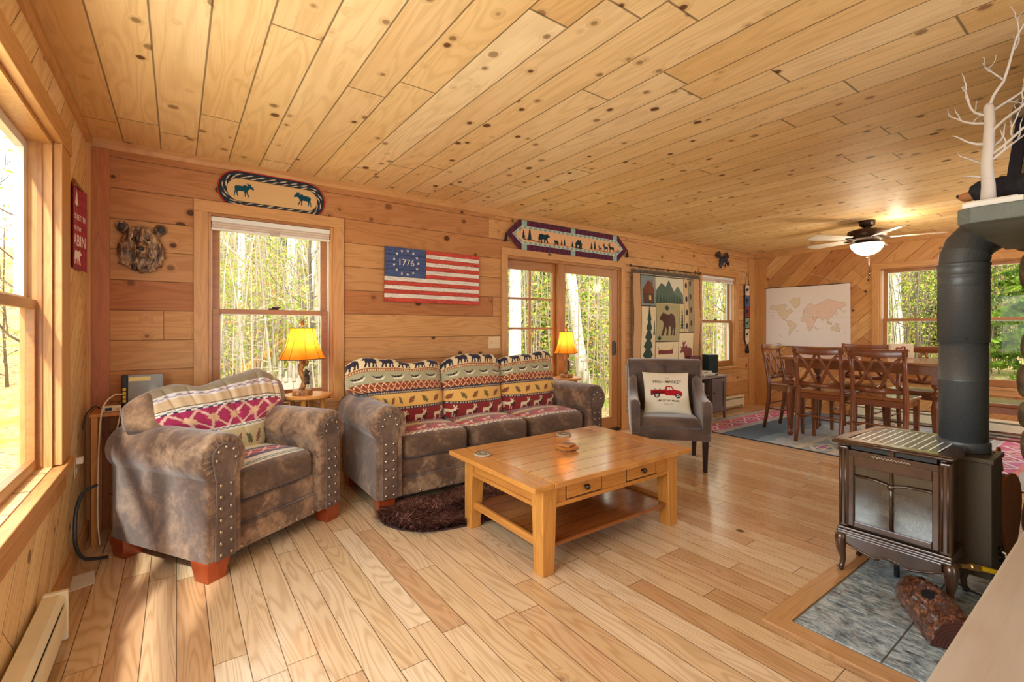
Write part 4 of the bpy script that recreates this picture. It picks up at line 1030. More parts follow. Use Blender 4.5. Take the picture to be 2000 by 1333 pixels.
def bear_lamp(label, x, y, z, rz, k=1.0):
    t = thing('bear_lamp', label, 'table lamp', (x, y, z), rz, 'bear table lamps')
    part('base', MB().lathe([(.066, 0), (.07, .006), (.068, .03), (.062, .036)], 24), M_trunk, t, smooth=False, bevel=.002)
    rs = random.Random(2); tk = MB().tube([(.012 * math.sin(i * .9), .008 * math.cos(i * 1.3), .034 + i * .03) for i in range(10)], [.022, .019, .018, .020, .018, .018, .024, .020, .018, .015], 10)
    part('trunk', tk, M_trunk, t, smooth=True)
    part('pine_cones', MB().ball((.02, -.012, .235), .022, .02, .028).ball((-.018, -.014, .25), .02, .018, .024).ball((.004, .0, .272), .02, .02, .02), M_trunk, t, smooth=True)
    blob('bear', [((.026, -.016, .12), (.022, .020, .036)), ((.020, -.020, .165), (.017, .017, .018)), ((.034, -.024, .168), (.012, .008, .008)), ((.012, -.018, .184), (.005, .004, .006)), ((.026, -.012, .184), (.005, .004, .006)),
                  ((.006, -.024, .14), (.018, .008, .008), (0, 35, 0)), ((.012, -.022, .085), (.018, .01, .01), (0, -30, 0)), ((.034, -.02, .085), (.012, .012, .016))], M_bear, t, .004, smooth_it=2)
    z0, z1 = .262, .490
    def ring(zf, rr, n=48):
        out = []
        for i in range(n):
            a = 2 * PI * i / n; c, s = math.cos(a), math.sin(a); q = (abs(c) ** 4 + abs(s) ** 4) ** -.25
            out.append((c * rr * q * .93, s * rr * q * .66, zf))
        return out
    prof = [(z0 + (z1 - z0) * i / 8, .166 - .072 * (1 - (1 - i / 8) ** 1.9)) for i in range(9)]
    vs = [p for zf, rr in prof for p in ring(zf, rr)]; n = 48
    s = part('lamp_shade', MB().add(vs, [(i * n + j, i * n + (j + 1) % n, (i + 1) * n + (j + 1) % n, (i + 1) * n + j) for i in range(8) for j in range(n)]), M_lshade, t, smooth=True)
    M_seam = bpy.data.materials.get('shade_trim') or plain('shade_trim', (96, 56, 22), .7)
    part('shade_trim', MB().tube(ring(z0, .167), .003, 6, closed=True).tube(ring(z1, .0945), .003, 6, closed=True), M_seam, s, smooth=True)
    for j in (3, 9, 15, 21, 27, 33, 39, 45): part('shade_seam', MB().tube([ring(zf, rr + .0012)[j] for zf, rr in prof], .0016, 5), M_seam, s, smooth=True)
    part('finial', MB().tube([(0, 0, .44), (0, 0, .505)], .004, 6).lathe([(.004, .50), (.014, .51), (.012, .522), (.016, .528), (.009, .545), (.002, .556)], 12), M_trunk, t, smooth=True)
    part('harp', MB().tube([(0, 0, .29), (0, 0, .33)], .008, 8), M_bronze, t)
    part('bulb', MB().ball((0, 0, .365), .026, .026, .034), M_bulb, t, smooth=True)
    l = light('bulb_light', 'POINT', (0, 0, .40), (0, 0, 0), 3.4, (1, .74, .40), shadow_soft_size=.03); l.parent = t
    return t
bear_lamp('lit bear lamp with amber shade on the end table before the left window', 1.20, 3.68, .775, R(30))
bear_lamp('lit bear lamp with amber shade on the end table at the sliding door', 3.83, 3.69, .735, R(35))
# ------------------------------------------------------------------ things on the back wall (pictures face -Y)
M_cloth = woven('printed_cotton', 0.85, 300, 0.1, 0.10)
# braided oval moose mat
L_, Hh = 0.665, 0.215
def oval(w, h, n=96):
    r = h / 2; p = []
    L = w - 2 * r; tot = 2 * L + 2 * PI * r
    for i in range(n):
        s = tot * i / n
        if s < L: p.append((-L / 2 + s, -r))
        elif s < L + PI * r: a = (s - L) / r - PI / 2; p.append((L / 2 + r * math.cos(a), r * math.sin(a)))
        elif s < 2 * L + PI * r: p.append((L / 2 - (s - L - PI * r), r))
        else: a = (s - 2 * L - PI * r) / r + PI / 2; p.append((-L / 2 + r * math.cos(a), r * math.sin(a)))
    return p
mo = thing('braided_mat', 'oval braided mat with two teal moose hung over the left window', 'wall mat', (1.045, 3.893, 2.268), 0, rot=(0, R(0.6), 0))
cv = Canvas(L_ - .05, Hh - .05, 300, 82, (218, 178, 124))
m = ((cv.X * 260).astype(int) + (cv.Y * 260).astype(int)) % 2 == 0; cv.a[m] *= 0.9
cv.sil(MOOSE, .045, .035, .13, .105, (16, 70, 84)); cv.sil(MOOSE, .44, .035, .13, .105, (16, 70, 84), flip=True)
rr_ = (Hh - .05) / 2; W_ = L_ - .05
mask = (np.hypot(np.maximum(np.abs(cv.X - W_ / 2) - (W_ / 2 - rr_), 0), cv.Y - rr_) < rr_)
cloth('centre_panel', cv, M_cloth, mo, .006, loc=(-W_ / 2, -.004, -rr_), mask=mask)
M_br = [plain('braid_navy', (38, 46, 58), .85), plain('braid_cream', (196, 184, 160), .85), plain('braid_red', (178, 50, 40), .85)]
for ring_, (g_, cols) in enumerate(((.012, (0, 1, 0)), (.030, (0, 1, 0)), (.043, (0, 0, 0)))):
    base = oval(W_ + g_ * 2 - .004, Hh - .05 + g_ * 2 - .004, 150)
    for s in range(3):
        pts = []
        for i, (a, b) in enumerate(base):
            ph = i * 0.9 + s * 2 * PI / 3; k = 1 + .0; n = Vector((a - max(-.18, min(.18, a)), b)).normalized()
            pts.append((a + n.x * .004 * math.cos(ph), -.006 - .004 * math.sin(ph), b + n.y * .004 * math.cos(ph)))
        part('braid', MB().tube(pts, .0052, 5, closed=True), M_br[cols[s]], mo, smooth=True)
part('outer_braid', MB().tube([(a, -.004, b) for a, b in oval(W_ + .108, Hh - .05 + .108, 150)], .005, 5, closed=True), M_br[2], mo, smooth=True)

# plank flag with 1776
fl_ = thing('wooden_flag', 'rustic wooden stars and stripes flag reading 1776 above the sofa', 'wall art', (1.893, 3.878, 1.4935), 0, rot=(0, R(0.4), 0))
def painted(name, rgb, dark):
    m = Mat(name); x, y, z = m.obj(); n = m.noise(m.comb(x * 2.5, y, z * 26), 1.0, 3.0, 0.6, 1.2)
    r = ((n * 55.0).sin() * .5 + .5).pw(3.0); c = m.mix(r * .75, lin(rgb), lin(dark)); return m.fin(c, .55)
M_fr, M_fw, M_fb = painted('flag_red', (206, 70, 48), (120, 24, 20)), painted('flag_white', (232, 222, 204), (176, 162, 150)), painted('flag_blue', (66, 84, 130), (30, 34, 58))
FW, FH = 0.945, 0.478; sh = FH / 13; uw, uh = 0.385, sh * 7
for i in range(13):
    z1 = FH - i * sh; x0 = uw if i < 7 else 0
    part('stripe', MB().box(x0, -.016 + .0006 * (i % 3), z1 - sh + .0008, FW, .0, z1 - .0008), M_fr if i % 2 == 0 else M_fw, fl_, bevel=0.0015)
for i in range(4): part('union_plank', MB().box(0, -.017, FH - uh + uh / 4 * i + .0008, uw - .001, 0, FH - uh + uh / 4 * (i + 1) - .0008), M_fb, fl_, bevel=0.0015)
star = [((.015 if k % 2 == 0 else .0062) * math.sin(k * PI / 5), (.015 if k % 2 == 0 else .0062) * math.cos(k * PI / 5)) for k in range(10)]
for k in range(13):
    a = 2 * PI * k / 13; cx_, cz_ = uw / 2 + .115 * math.cos(a), FH - uh / 2 + .105 * math.sin(a)
    part('star', MB().prism([(cx_ + x, cz_ + z) for x, z in star], -.019, -.0165, 'xz'), M_fw, fl_)
stamp_text('numerals', '1776', .078, M_fw, fl_, (uw / 2, -.0175, FH - uh / 2 - .026), (R(90), 0, 0), .0008)

# table-runner valance over the door
RW, RH = 1.86, .315
rn = thing('hanging_table_runner', 'pointed burgundy table runner with bears, cabin and deer hung over the sliding door', 'wall runner', (3.17, 3.872, 2.085), 0)
cv = Canvas(RW, RH, 560, 96, (88, 34, 52))
X, Y = cv.X, cv.Y
mm = ((X * 42).astype(int) + (Y * 42).astype(int)) % 2 == 0; cv.a[mm] = lin((58, 34, 66))
mm = ((X * 42).astype(int) % 3 == 0); cv.a[mm] = cv.a[mm] * .6 + np.array(lin((130, 40, 50))) * .4
def hexa(g): return [(g * 1.35, RH / 2), (.17 + g * .6, RH - g), (RW - .17 - g * .6, RH - g), (RW - g * 1.35, RH / 2), (RW - .17 - g * .6, g), (.17 + g * .6, g)]
for xx in (.20, RW / 2 - .03, RW - .26): cv.rect(xx, 0, xx + .07, RH, (150, 176, 164)); 
cv.poly(hexa(.060), (220, 214, 190)); cv.poly(hexa(.064), (128, 156, 146))
mm = ((X * 30).astype(int) % 2 == 0); t_ = cv.a.copy(); cv.poly(hexa(.064), (176, 196, 182)); keep = ~mm; cv.a[keep] = t_[keep]
cv.poly(hexa(.088), (226, 178, 130)); DK = (22, 46, 54)
y0 = .098
for (a, b) in ((.22, .125), (.62, .11), (1.25, .115)): cv.line(a, y0 + .015, a + .25, y0 - .002, .003, (170, 70, 50))
cv.line(.2, .12, .55, .10, .0025, DK); cv.line(.55, .10, 1.6, .095, .002, (150, 60, 44))
cv.sil(PINE, .20, .115, .055, .10, DK); cv.sil(PINE, .27, .105, .075, .125, DK); cv.sil(BEAR, .42, .098, .165, .105, DK); cv.sil(BEAR, .64, .092, .075, .058, DK, flip=True)
cv.sil(PINE, .74, .10, .04, .065, DK); cv.sil(PINE, .78, .10, .045, .08, DK); cv.sil(PINE, .90, .092, .05, .07, DK); cv.sil(CABIN, .96, .090, .12, .105, DK); cv.rect(1.0, .105, 1.02, .13, (226, 178, 130))
cv.sil(PINE, 1.20, .10, .05, .085, DK); cv.sil(PINE, 1.25, .098, .06, .105, DK); cv.sil(DEER, 1.33, .09, .07, .08, DK, flip=True); cv.sil(DEER, 1.41, .09, .10, .11, DK, flip=True); cv.sil(DEER, 1.50, .088, .12, .125, DK, flip=True); cv.sil(PINE, 1.64, .10, .03, .05, DK); cv.sil(PINE, 1.67, .10, .035, .06, DK)
cv.speck(.08)
hx = hexa(0.0); msk = Canvas(RW, RH, 560, 96, (0, 0, 0)); msk.poly(hx, (255, 255, 255)); mask = msk.a[..., 0] > .5
cloth('runner_cloth', cv, M_cloth, rn, .003, wave=lambda X, Y: .003 * np.sin(X * 9), mask=mask)
M_tas = plain('black_tassel_thread', (26, 24, 34), .8)
for xx in (.0, RW):
    part('tassel', MB().tube([(xx, 0, RH / 2), (xx, 0, RH / 2 - .02)], .003, 6).lathe([(.004, -.095), (.017, -.09), (.014, -.05), (.009, -.03), (.011, -.022), (.004, -.014)], 12, c=(xx, 0, RH / 2)), M_tas, rn, smooth=True)

# carved bear mask
def fur_carve():
    m = Mat('carved_bear_fur'); x, y, z = m.obj(); p = m.comb(x * 1.8, y, z * .6); n = m.noise(p, 20, 4, .65, 1.2)
    c = m.ramp(n, [(0.36, lin((34, 26, 24))), (0.48, lin((110, 82, 62))), (0.6, lin((176, 146, 112))), (.72, lin((222, 200, 164)))])
    m.bump(n, .6, .008); return m.fin(c, .5, spec=.5)
M_carve = fur_carve()
bh = thing('bear_head_sculpture', 'carved resin bear head mounted on the left of the back wall', 'wall sculpture', (.262, 3.9, 1.80))
bl = [((0, -.035, .02), (.105, .05, .095)), ((0, -.045, .075), (.085, .045, .05)), ((-.06, -.03, -.03), (.065, .04, .08)), ((.06, -.03, -.03), (.065, .04, .08)), ((0, -.03, -.09), (.06, .035, .07)), ((0, -.02, -.145), (.025, .02, .035)),
      ((0, -.085, -.025), (.042, .055, .048)), ((0, -.125, -.040), (.032, .026, .028)), ((0, -.10, -.072), (.030, .035, .018)), ((0, -.075, .045), (.028, .03, .04)), ((-.045, -.07, .058), (.026, .018, .012), (0, 20, 0)), ((.045, -.07, .058), (.026, .018, .012), (0, -20, 0)),
      ((-.055, -.065, .0), (.035, .02, .03)), ((.055, -.065, .0), (.035, .02, .03))]
rs = random.Random(8)
for k in range(26):
    a = R(200 + k * 140 / 25); q = rs.uniform(.85, 1.05)
    bl.append(((.105 * math.cos(a) * q, -.022 - rs.random() * .02, -.02 + .125 * math.sin(a) * q), (.012, .012, .036), (0, -math.degrees(a + PI / 2) * 1.0, 0)))
blob('head', bl, M_carve, bh, .005, disp=.007, dscale=.03, smooth_it=1)
for s in (-1, 1):
    blob('ear', [((s * .098, -.025, .118), (.036, .014, .036)), ((s * .085, -.025, .095), (.026, .016, .026))], M_carve, bh, .004, smooth_it=1)
    part('inner_ear', MB().ball((s * .101, -.038, .118), .020, .006, .022), plain('ear_hollow', (52, 40, 38), .6), bh, smooth=True)
    part('eye', MB().ball((s * .038, -.094, .034), .011, .007, .008), plain('glass_eye', (20, 16, 18), .15), bh, smooth=True)
part('nose', MB().ball((0, -.150, -.030), .020, .010, .012), plain('bear_nose', (30, 22, 22), .3), bh, smooth=True)

# small moose head over the far window
mh = thing('moose_head_ornament', 'small dark moose head silhouette above the window behind the cabinet', 'wall sculpture', (7.21, 3.88, 2.285), 0)
M_moose = plain('cast_iron_moose', (44, 46, 58), .5, .3)
blob('head', [((.02, -.03, .03), (.035, .03, .035)), ((.045, -.05, -.005), (.03, .024, .035)), ((.065, -.07, -.045), (.026, .022, .036)), ((-.01, -.01, .0), (.04, .02, .07)), ((.03, -.04, -.07), (.012, .01, .03)), ((-.02, 0, -.06), (.03, .012, .05))], M_moose, mh, .006, smooth_it=2)
for s in (-1, 1):
    an = MB(); ctr = (s * .10, -.02, .075)
    pal = [(s * .02, .045), (s * .06, .05), (s * .09, .03), (s * .14, .045), (s * .165, .075), (s * .15, .09), (s * .16, .115), (s * .135, .108), (s * .135, .14), (s * .11, .115), (s * .10, .145), (s * .085, .11), (s * .06, .125), (s * .07, .09), (s * .045, .07), (s * .02, .065)]
    an.prism(pal, -.03, -.018, 'xz'); part('antler', an, M_moose, mh, bevel=.003)

# tapestry throw on a rod
tp = thing('wildlife_tapestry', 'fringed tapestry of bear, moose, canoe and pines hung on a scrolled iron rod', 'tapestry', (5.14, 3.875, .60), 0)
TW, TH = 1.44, 1.42; cv = Canvas(TW, TH, 330, 330, (222, 202, 160))
TN = (198, 152, 104); DG = (44, 66, 54); DB = (70, 44, 36)
cv.rect(0, 0, .15, TH, TN); cv.rect(TW - .12, 0, TW, TH, TN)
cv.rect(.15, .95, .44, TH - .06, (128, 140, 136)); cv.sil(CABIN, .17, .98, .27, .32, (120, 66, 40)); cv.rect(.19, .98, .42, 1.12, (96, 64, 50)); cv.rect(.30, 1.03, .345, 1.09, (226, 190, 110))
for k in range(5): cv.line(.19, 1.0 + k * .026, .42, 1.0 + k * .026, .003, (54, 36, 30))
cv.sil(PINE, .17, .10, .25, .84, DG); cv.sil(PINE, .38, .55, .06, .22, (60, 84, 66))
cv.rect(.45, 1.0, 1.05, TH - .06, (214, 208, 178)); cv.poly([(.45, 1.0), (.47, 1.16), (.58, 1.27), (.66, 1.22), (.73, 1.32), (.86, 1.17), (1.05, 1.05), (1.05, 1.0)], (86, 104, 88)); cv.poly([(.85, 1.15), (.95, 1.24), (1.05, 1.12), (1.05, 1.05)], (104, 122, 106))
for k in range(9): cv.sil(PINE, .46 + k * .062, 1.0, .06, .11, (58, 76, 60))
cv.rect(.45, .48, .95, .99, (170, 158, 112)); cv.sil(BEAR, .52, .56, .36, .32, (84, 50, 40), flip=True); cv.sil(LEAF, .47, .50, .12, .06, DG); cv.sil(LEAF, .6, .9, .14, .07, DG)
cv.rect(.45, .24, .95, .47, (226, 206, 162)); cv.sil(CANOE, .50, .30, .36, .13, (124, 52, 44)); cv.rect(.52, .31, .84, .36, (124, 52, 44)); cv.line(.54, .375, .82, .375, .008, (226, 200, 140))
cv.rect(.45, 0.0, .95, .23, (200, 200, 186)); cv.sil(LEAF, .50, .05, .16, .12, (110, 120, 110)); cv.sil(LEAF, .74, .05, .16, .12, (110, 120, 110)); cv.sil(DEER, .60, -.02, .18, .22, (150, 104, 60))
for k, xx in enumerate((1.07, 1.19)):
    cv.rect(xx, .60, xx + .115, TH - .08, (208, 178, 128) if k == 0 else (150, 142, 108))
    for j in range(4): cv.disc(xx + .055, .69 + j * .19 + k * .04, .028, (44, 38, 50) if k == 0 else (92, 56, 40), .042); 
cv.rect(.97, .60, 1.06, .98, (206, 186, 140)); cv.sil(PINE, .98, .62, .07, .32, DG)
cv.rect(.97, .04, 1.31, .59, (228, 208, 166)); cv.sil(MOOSE, 1.0, .09, .29, .40, (128, 62, 56), flip=True)
for (a, b, c_, d_) in ((.45, 0, .45, TH - .06), (.15, .95, .45, .95), (.45, 1.0, 1.06, 1.0), (.45, .48, .96, .48), (.45, .235, .96, .235), (.96, 0, .96, 1.0), (1.065, .6, 1.065, TH - .06), (1.185, .6, 1.185, TH - .06), (.96, .6, 1.31, .6), (.15, 0, .15, TH - .06), (1.315, 0, 1.315, TH - .06), (.15, TH - .07, 1.315, TH - .07)):
    cv.line(a, b, c_, d_, .0055, (58, 42, 34))
cv.m((cv.Y > TH - .055), (96, 84, 72)); cv.m((cv.Y > TH - .02), (150, 134, 110)); cv.speck(.14)
cloth('tapestry_cloth', cv, M_woven, tp, .005, wave=lambda X, Y: .012 * np.sin(X * 16) * (.3 + .5 * (Y / TH)) - .01 + .01 * np.sin(Y * 6))
fg = MB(); rs = random.Random(4)
for k in range(150):
    z = TH * k / 150
    for xx, s in ((0, -1), (TW, 1)):
        l = rs.uniform(.025, .05); fg.tube([(xx, -.008, z), (xx + s * l * .6, -.012, z - .012), (xx + s * l, -.01, z - rs.uniform(.02, .05))], .0028, 4, cap=False)
for k in range(110):
    xx = TW * k / 110; l = rs.uniform(.03, .055); fg.tube([(xx, -.01, TH - .01), (xx + rs.uniform(-.01, .01), -.03, TH - .015), (xx + rs.uniform(-.012, .012), -.032, TH - .01 - l)], .0028, 4, cap=False)
M_fringe = plain('fringe_yarn', (126, 112, 96), .9, var=.3, scale=40); part('fringe', fg, M_fringe, tp, smooth=True, kind='stuff')
tr = thing('curtain_rod', 'black scrolled iron rod carrying the tapestry', 'curtain rod', (5.14, 3.86, 2.05), 0)
part('rod', MB().tube([(-.04, 0, 0), (TW + .02, 0, 0)], .006, 8), M_blk, tr, smooth=True)
for xx, s in ((-.04, -1), (TW + .02, 1)):
    part('scroll_finial', MB().tube([(xx + s * (.02 + .022 * math.cos(a) * (1 - a / 12)), 0, .022 * math.sin(a) * (1 - a / 12)) for a in [k * .5 for k in range(20)]], .005, 6), M_blk, tr, smooth=True)
    part('bracket', MB().tube([(xx - s * .04, .04, .015), (xx - s * .04, 0, 0)], .005, 6), M_blk, tr, smooth=True)
for k in range(12):
    xx = .04 + k * (TW - .08) / 11
    part('swag_loop', MB().tube([(xx + .055 * math.cos(PI + a) , -.004, -.008 - .045 * math.sin(a)) for a in [j * PI / 8 for j in range(9)]], .004, 5), M_fringe, tr, smooth=True)

# bell-pull style banner
bp = thing('bell_pull_banner', 'narrow dark banner of small wildlife squares ending in a tassel near the far corner', 'wall banner', (7.885, 3.872, .98), 0)
BW, BH = .155, .98; cv = Canvas(BW, BH, 60, 330, (40, 34, 40)); cl = [(222, 200, 160), (130, 150, 120), (150, 50, 60), (86, 110, 150), (232, 206, 176)]
for k in range(5):
    z0 = .10 + k * .178; cv.rect(.014, z0, BW - .014, z0 + .165, cl[k]); cv.sil([DEER, DEER, BEAR, BEAR, MOOSE][k], .03, z0 + .025, .095, .11, (34, 32, 44))
cv.rect(.014, .02, BW - .014, .10, cl[0]); cv.poly([(0, 0), (BW / 2, 0), (0, .09)], (40, 34, 40)); cv.poly([(BW, 0), (BW / 2, 0), (BW, .09)], (40, 34, 40))
msk = Canvas(BW, BH, 60, 330, (0, 0, 0)); msk.poly([(BW / 2, -.01), (BW + .01, .09), (BW + .01, BH + .01), (-.01, BH + .01), (-.01, .09)], (255, 255, 255))
cloth('banner_cloth', cv, M_cloth, bp, .004, mask=msk.a[..., 0] > .5)
part('hanging_rod', MB().tube([(-.02, 0, BH), (BW + .02, 0, BH)], .006, 8), M_blk, bp, smooth=True)
part('hanging_cord', MB().tube([(.01, 0, BH), (BW / 2, .01, BH + .19), (BW - .01, 0, BH)], .003, 6), M_blk, bp, smooth=True)
part('tassel', MB().lathe([(.004, -.15), (.03, -.14), (.022, -.07), (.012, -.05), (.016, -.035), (.004, -.02)], 12, c=(BW / 2, 0, .02)), M_tas, bp, smooth=True)

# red cabin banner on the left wall (faces +X)
rb = thing('cabin_banner', 'red plaid cloth banner about cabin life on the left wall by the corner', 'wall banner', (.012, 3.27, 1.585), 0, rot=(0, 0, R(90)))
cv = Canvas(.33, .45, 120, 165, (176, 30, 48)); mm = ((cv.X * 36).astype(int) % 2 == 0); cv.a[mm] *= .72; mm = ((cv.Y * 36).astype(int) % 2 == 0); cv.a[mm] *= .8
WT = (238, 226, 220); cv.sil(PINE, .12, .345, .07, .085, WT); ctext(cv, 'LIFE IS BETTER', .165, .275, .042, WT, .95, .0008); ctext(cv, 'at the', .165, .215, .045, WT, 1.1, .0006); ctext(cv, 'CABIN', .165, .13, .088, WT, 1.0, .001); cv.sil(BEAR, .11, .03, .12, .08, WT)
cloth('banner_cloth', cv, M_cloth, rb, .004, wave=lambda X, Y: .012 * np.sin(X * 14) - .004)
part('dowel', MB().tube([(-.01, -.006, .45), (.34, -.006, .45)], .007, 8), M_trunk, rb, smooth=True)

# world map (faces -X on the far wall)
WMW, WMH = 1.165, .92
wm = thing('world_map', 'white cloth wall hanging printed with a beige world map beside the dining table', 'wall map', (8.205, 3.692, .982), 0, rot=(0, 0, R(-90)))
cv = Canvas(WMW, WMH, 380, 300, (232, 222, 216))
conts = [[(-168,66),(-156,71),(-130,70),(-95,72),(-82,68),(-95,60),(-80,52),(-78,60),(-64,59),(-55,52),(-66,45),(-74,40),(-81,31),(-80,25),(-84,30),(-97,27),(-97,20),(-88,21),(-88,16),(-83,10),(-78,8),(-85,10),(-96,16),(-106,22),(-112,30),(-123,38),(-124,48),(-135,58),(-152,59),(-165,60)],
 [(-52,82),(-22,82),(-22,70),(-43,60),(-54,68),(-68,77)], [(-78,10),(-72,12),(-60,9),(-50,2),(-35,-6),(-39,-16),(-48,-26),(-58,-36),(-65,-43),(-69,-52),(-74,-50),(-71,-30),(-71,-18),(-81,-5)],
 [(-17,15),(-16,24),(-8,32),(0,36),(11,37),(20,32),(33,31),(43,12),(51,12),(40,-4),(40,-16),(34,-24),(27,-34),(18,-34),(12,-18),(9,-1),(5,5),(-8,5)],
 [(-9,38),(-9,43),(-1,46),(-4,48),(5,52),(9,57),(5,60),(15,69),(28,71),(42,67),(60,69),(75,73),(105,78),(140,73),(178,69),(178,64),(162,59),(155,52),(142,58),(136,46),(128,38),(122,38),(121,30),(108,21),(108,12),(103,2),(98,10),(94,18),(88,22),(80,14),(77,8),(73,18),(66,25),(57,26),(52,30),(58,22),(45,13),(35,28),(36,36),(27,38),(22,38),(14,44),(16,38),(8,44),(0,40)],
 [(114,-22),(122,-18),(131,-12),(141,-12),(146,-19),(153,-28),(150,-37),(140,-38),(130,-32),(116,-34)], [(95,5),(106,-6),(118,-9),(118,0),(110,2),(104,0)], [(131,-1),(146,-6),(150,-10),(138,-8)], [(131,32),(140,36),(142,44),(139,40),(132,34)], [(-6,50),(1,52),(-3,58),(-6,56)], [(44,-25),(50,-16),(47,-25)], [(168,-46),(178,-38),(174,-41)]]
def prj(lo, la): return (.055 + (lo + 170) / 350 * (WMW - .10), .14 + (math.log(math.tan(PI / 4 + R(la) / 2.25)) + 1.05) * .205)
for i, c_ in enumerate(conts):
    P_ = [prj(*p) for p in c_]; cv.poly(P_, (222, 204, 178) if i not in (3, 4) else (228, 200, 182))
    for a, b in zip(P_, P_[1:] + P_[:1]): cv.line(*a, *b, .0018, (168, 136, 108))
n_ = np.random.RandomState(3)
for k in range(110):
    lo, la = n_.uniform(-120, 140), n_.uniform(-35, 66); x_, y_ = prj(lo, la); ix = min(int(x_ / WMW * 380), 379); iy = min(int(y_ / WMH * 300), 299)
    if cv.a[iy, ix, 0] - cv.a[iy, ix, 2] > .15: cv.line(x_, y_, x_ + n_.uniform(-.03, .03), y_ + n_.uniform(-.02, .02), .0011, (176, 138, 112))
for la in (0, 23, -23, 50): cv.line(.02, prj(0, la)[1], WMW - .02, prj(0, la)[1], .0009, (206, 194, 186))
for x_, y_ in ((.07, .48), (.34, .50), (.44, .24), (.72, .27), (.20, .16), (1.05, .52)): cv.line(x_, y_, x_ + .05, y_, .0015, (160, 140, 140)); cv.line(x_ + .01, y_ - .012, x_ + .04, y_ - .012, .0012, (170, 150, 150))
cloth('map_cloth', cv, M_cloth, wm, .003, wave=lambda X, Y: .004 * np.sin(X * 7 + Y * 3))
part('hanging_rod', MB().tube([(-.02, 0, WMH), (WMW + .02, 0, WMH)], .006, 8), M_blk, wm, smooth=True)
part('hanging_cord', MB().tube([(0, 0, WMH), (.5, .012, WMH + .23), (WMW, 0, WMH)], .0022, 6), plain('white_cord', (210, 190, 160), .7), wm, smooth=True)

# ------------------------------------------------------------------ grey cabinet and its electronics
M_grey = wood('weathered_grey_wood', (124, 112, 110), 0.7, 0.5, 'z'); M_greyx = wood('weathered_grey_wood_top', (150, 140, 138), 0.75, 0.45, 'x')
cb = thing('media_cabinet', 'weathered grey wood cabinet with open niche and panelled door by the far window', 'cabinet', (5.78, 3.54, 0))
cw, cd, chh = .96, .32, .60
part('top', MB().box(-.02, -.02, chh - .025, cw + .02, cd, chh), M_greyx, cb, bevel=.003)
part('bottom_shelf', MB().box(.03, .01, .09, cw - .03, cd, .11), M_grey, cb)
part('back_panel', MB().box(.03, cd - .012, .09, cw - .03, cd - .002, chh - .025), M_grey, cb)
part('side_panel', MB().box(.012, .02, .09, .03, cd, chh - .025), M_grey, cb); part('side_panel', MB().box(cw - .03, .02, .09, cw - .012, cd, chh - .025), M_grey, cb)
part('divider', MB().box(.56, .01, .11, .575, cd - .012, chh - .025), M_grey, cb); part('niche_shelf', MB().box(.03, .02, .33, .56, cd - .012, .345), M_grey, cb)
for x_ in (.018, cw - .018):
    for y_ in (.018, cd - .02): part('leg', MB().taper(x_, y_, 0, chh - .025, .03, .03, .038, .038), M_grey, cb, bevel=.003)
dr = part('door', MB().box(.585, -.004, .115, cw - .042, .014, chh - .035), M_grey, cb, bevel=.003)
part('door_panel_frame', MB().box(.585, -.014, .115, .635, -.004, chh - .035).box(cw - .092, -.014, .115, cw - .042, -.004, chh - .035).box(.635, -.014, .115, cw - .092, -.004, .165).box(.635, -.014, chh - .085, cw - .092, -.004, chh - .035), M_grey, dr, bevel=.002)
part('knob', MB().ball((.61, -.028, .37), .013, .011, .013).tube([(.61, -.014, .37), (.61, -.026, .37)], .005, 8), M_blk, dr, smooth=True)
t = thing('game_console', 'white electronic box inside the open niche of the grey cabinet', 'electronics', (6.20, 3.64, .347), 0); part('case', MB().box(-.03, -.08, 0, .03, .10, .17), M_white, t, bevel=.006); part('disc_slot', MB().box(-.003, -.082, .04, .003, -.079, .13), M_blk, t)
t = thing('media_player', 'white flat player box on top of the grey cabinet', 'electronics', (6.36, 3.66, .60), 0); part('case', MB().box(-.14, -.10, .006, .14, .10, .040), M_white, t, bevel=.005); part('front_slot', MB().box(-.10, -.103, .018, .02, -.099, .026), M_blk, t)
for s in (-1, 1): part('foot', MB().box(s * .11 - .01, -.08, 0, s * .11 + .01, .08, .006), M_blk, t)
t = thing('media_player', 'smaller white box stacked on the flat player box', 'electronics', (6.34, 3.67, .6405), 0); part('case', MB().box(-.12, -.085, 0, .12, .085, .030), M_white, t, bevel=.005); part('front_slot', MB().box(-.09, -.088, .010, .0, -.084, .018), M_blk, t)
t = thing('speaker', 'dark teal-black upright speaker on the right of the grey cabinet top', 'speaker', (6.61, 3.70, .60), R(-14)); part('cabinet', MB().box(-.08, -.06, 0, .08, .08, .285), plain('teal_black', (34, 56, 58), .5), t, bevel=.008); part('grille', MB().box(-.072, -.064, .01, .072, -.058, .275), plain('grille_cloth', (30, 46, 48), .9, bump=.4), t, bevel=.003); part('badge', MB().box(.03, -.067, .015, .06, -.063, .03), M_white, t)
t = thing('speaker', 'dark red upright box behind the velvet chair on the grey cabinet top', 'speaker', (6.36, 3.80, .60), R(-10)); part('cabinet', MB().box(-.10, -.03, 0, .10, .03, .27), plain('dark_red_box', (104, 34, 32), .5), t, bevel=.006); part('front_panel', MB().box(-.09, -.034, .01, .09, -.03, .26), bpy.data.materials['dark_red_box'], t, bevel=.002)

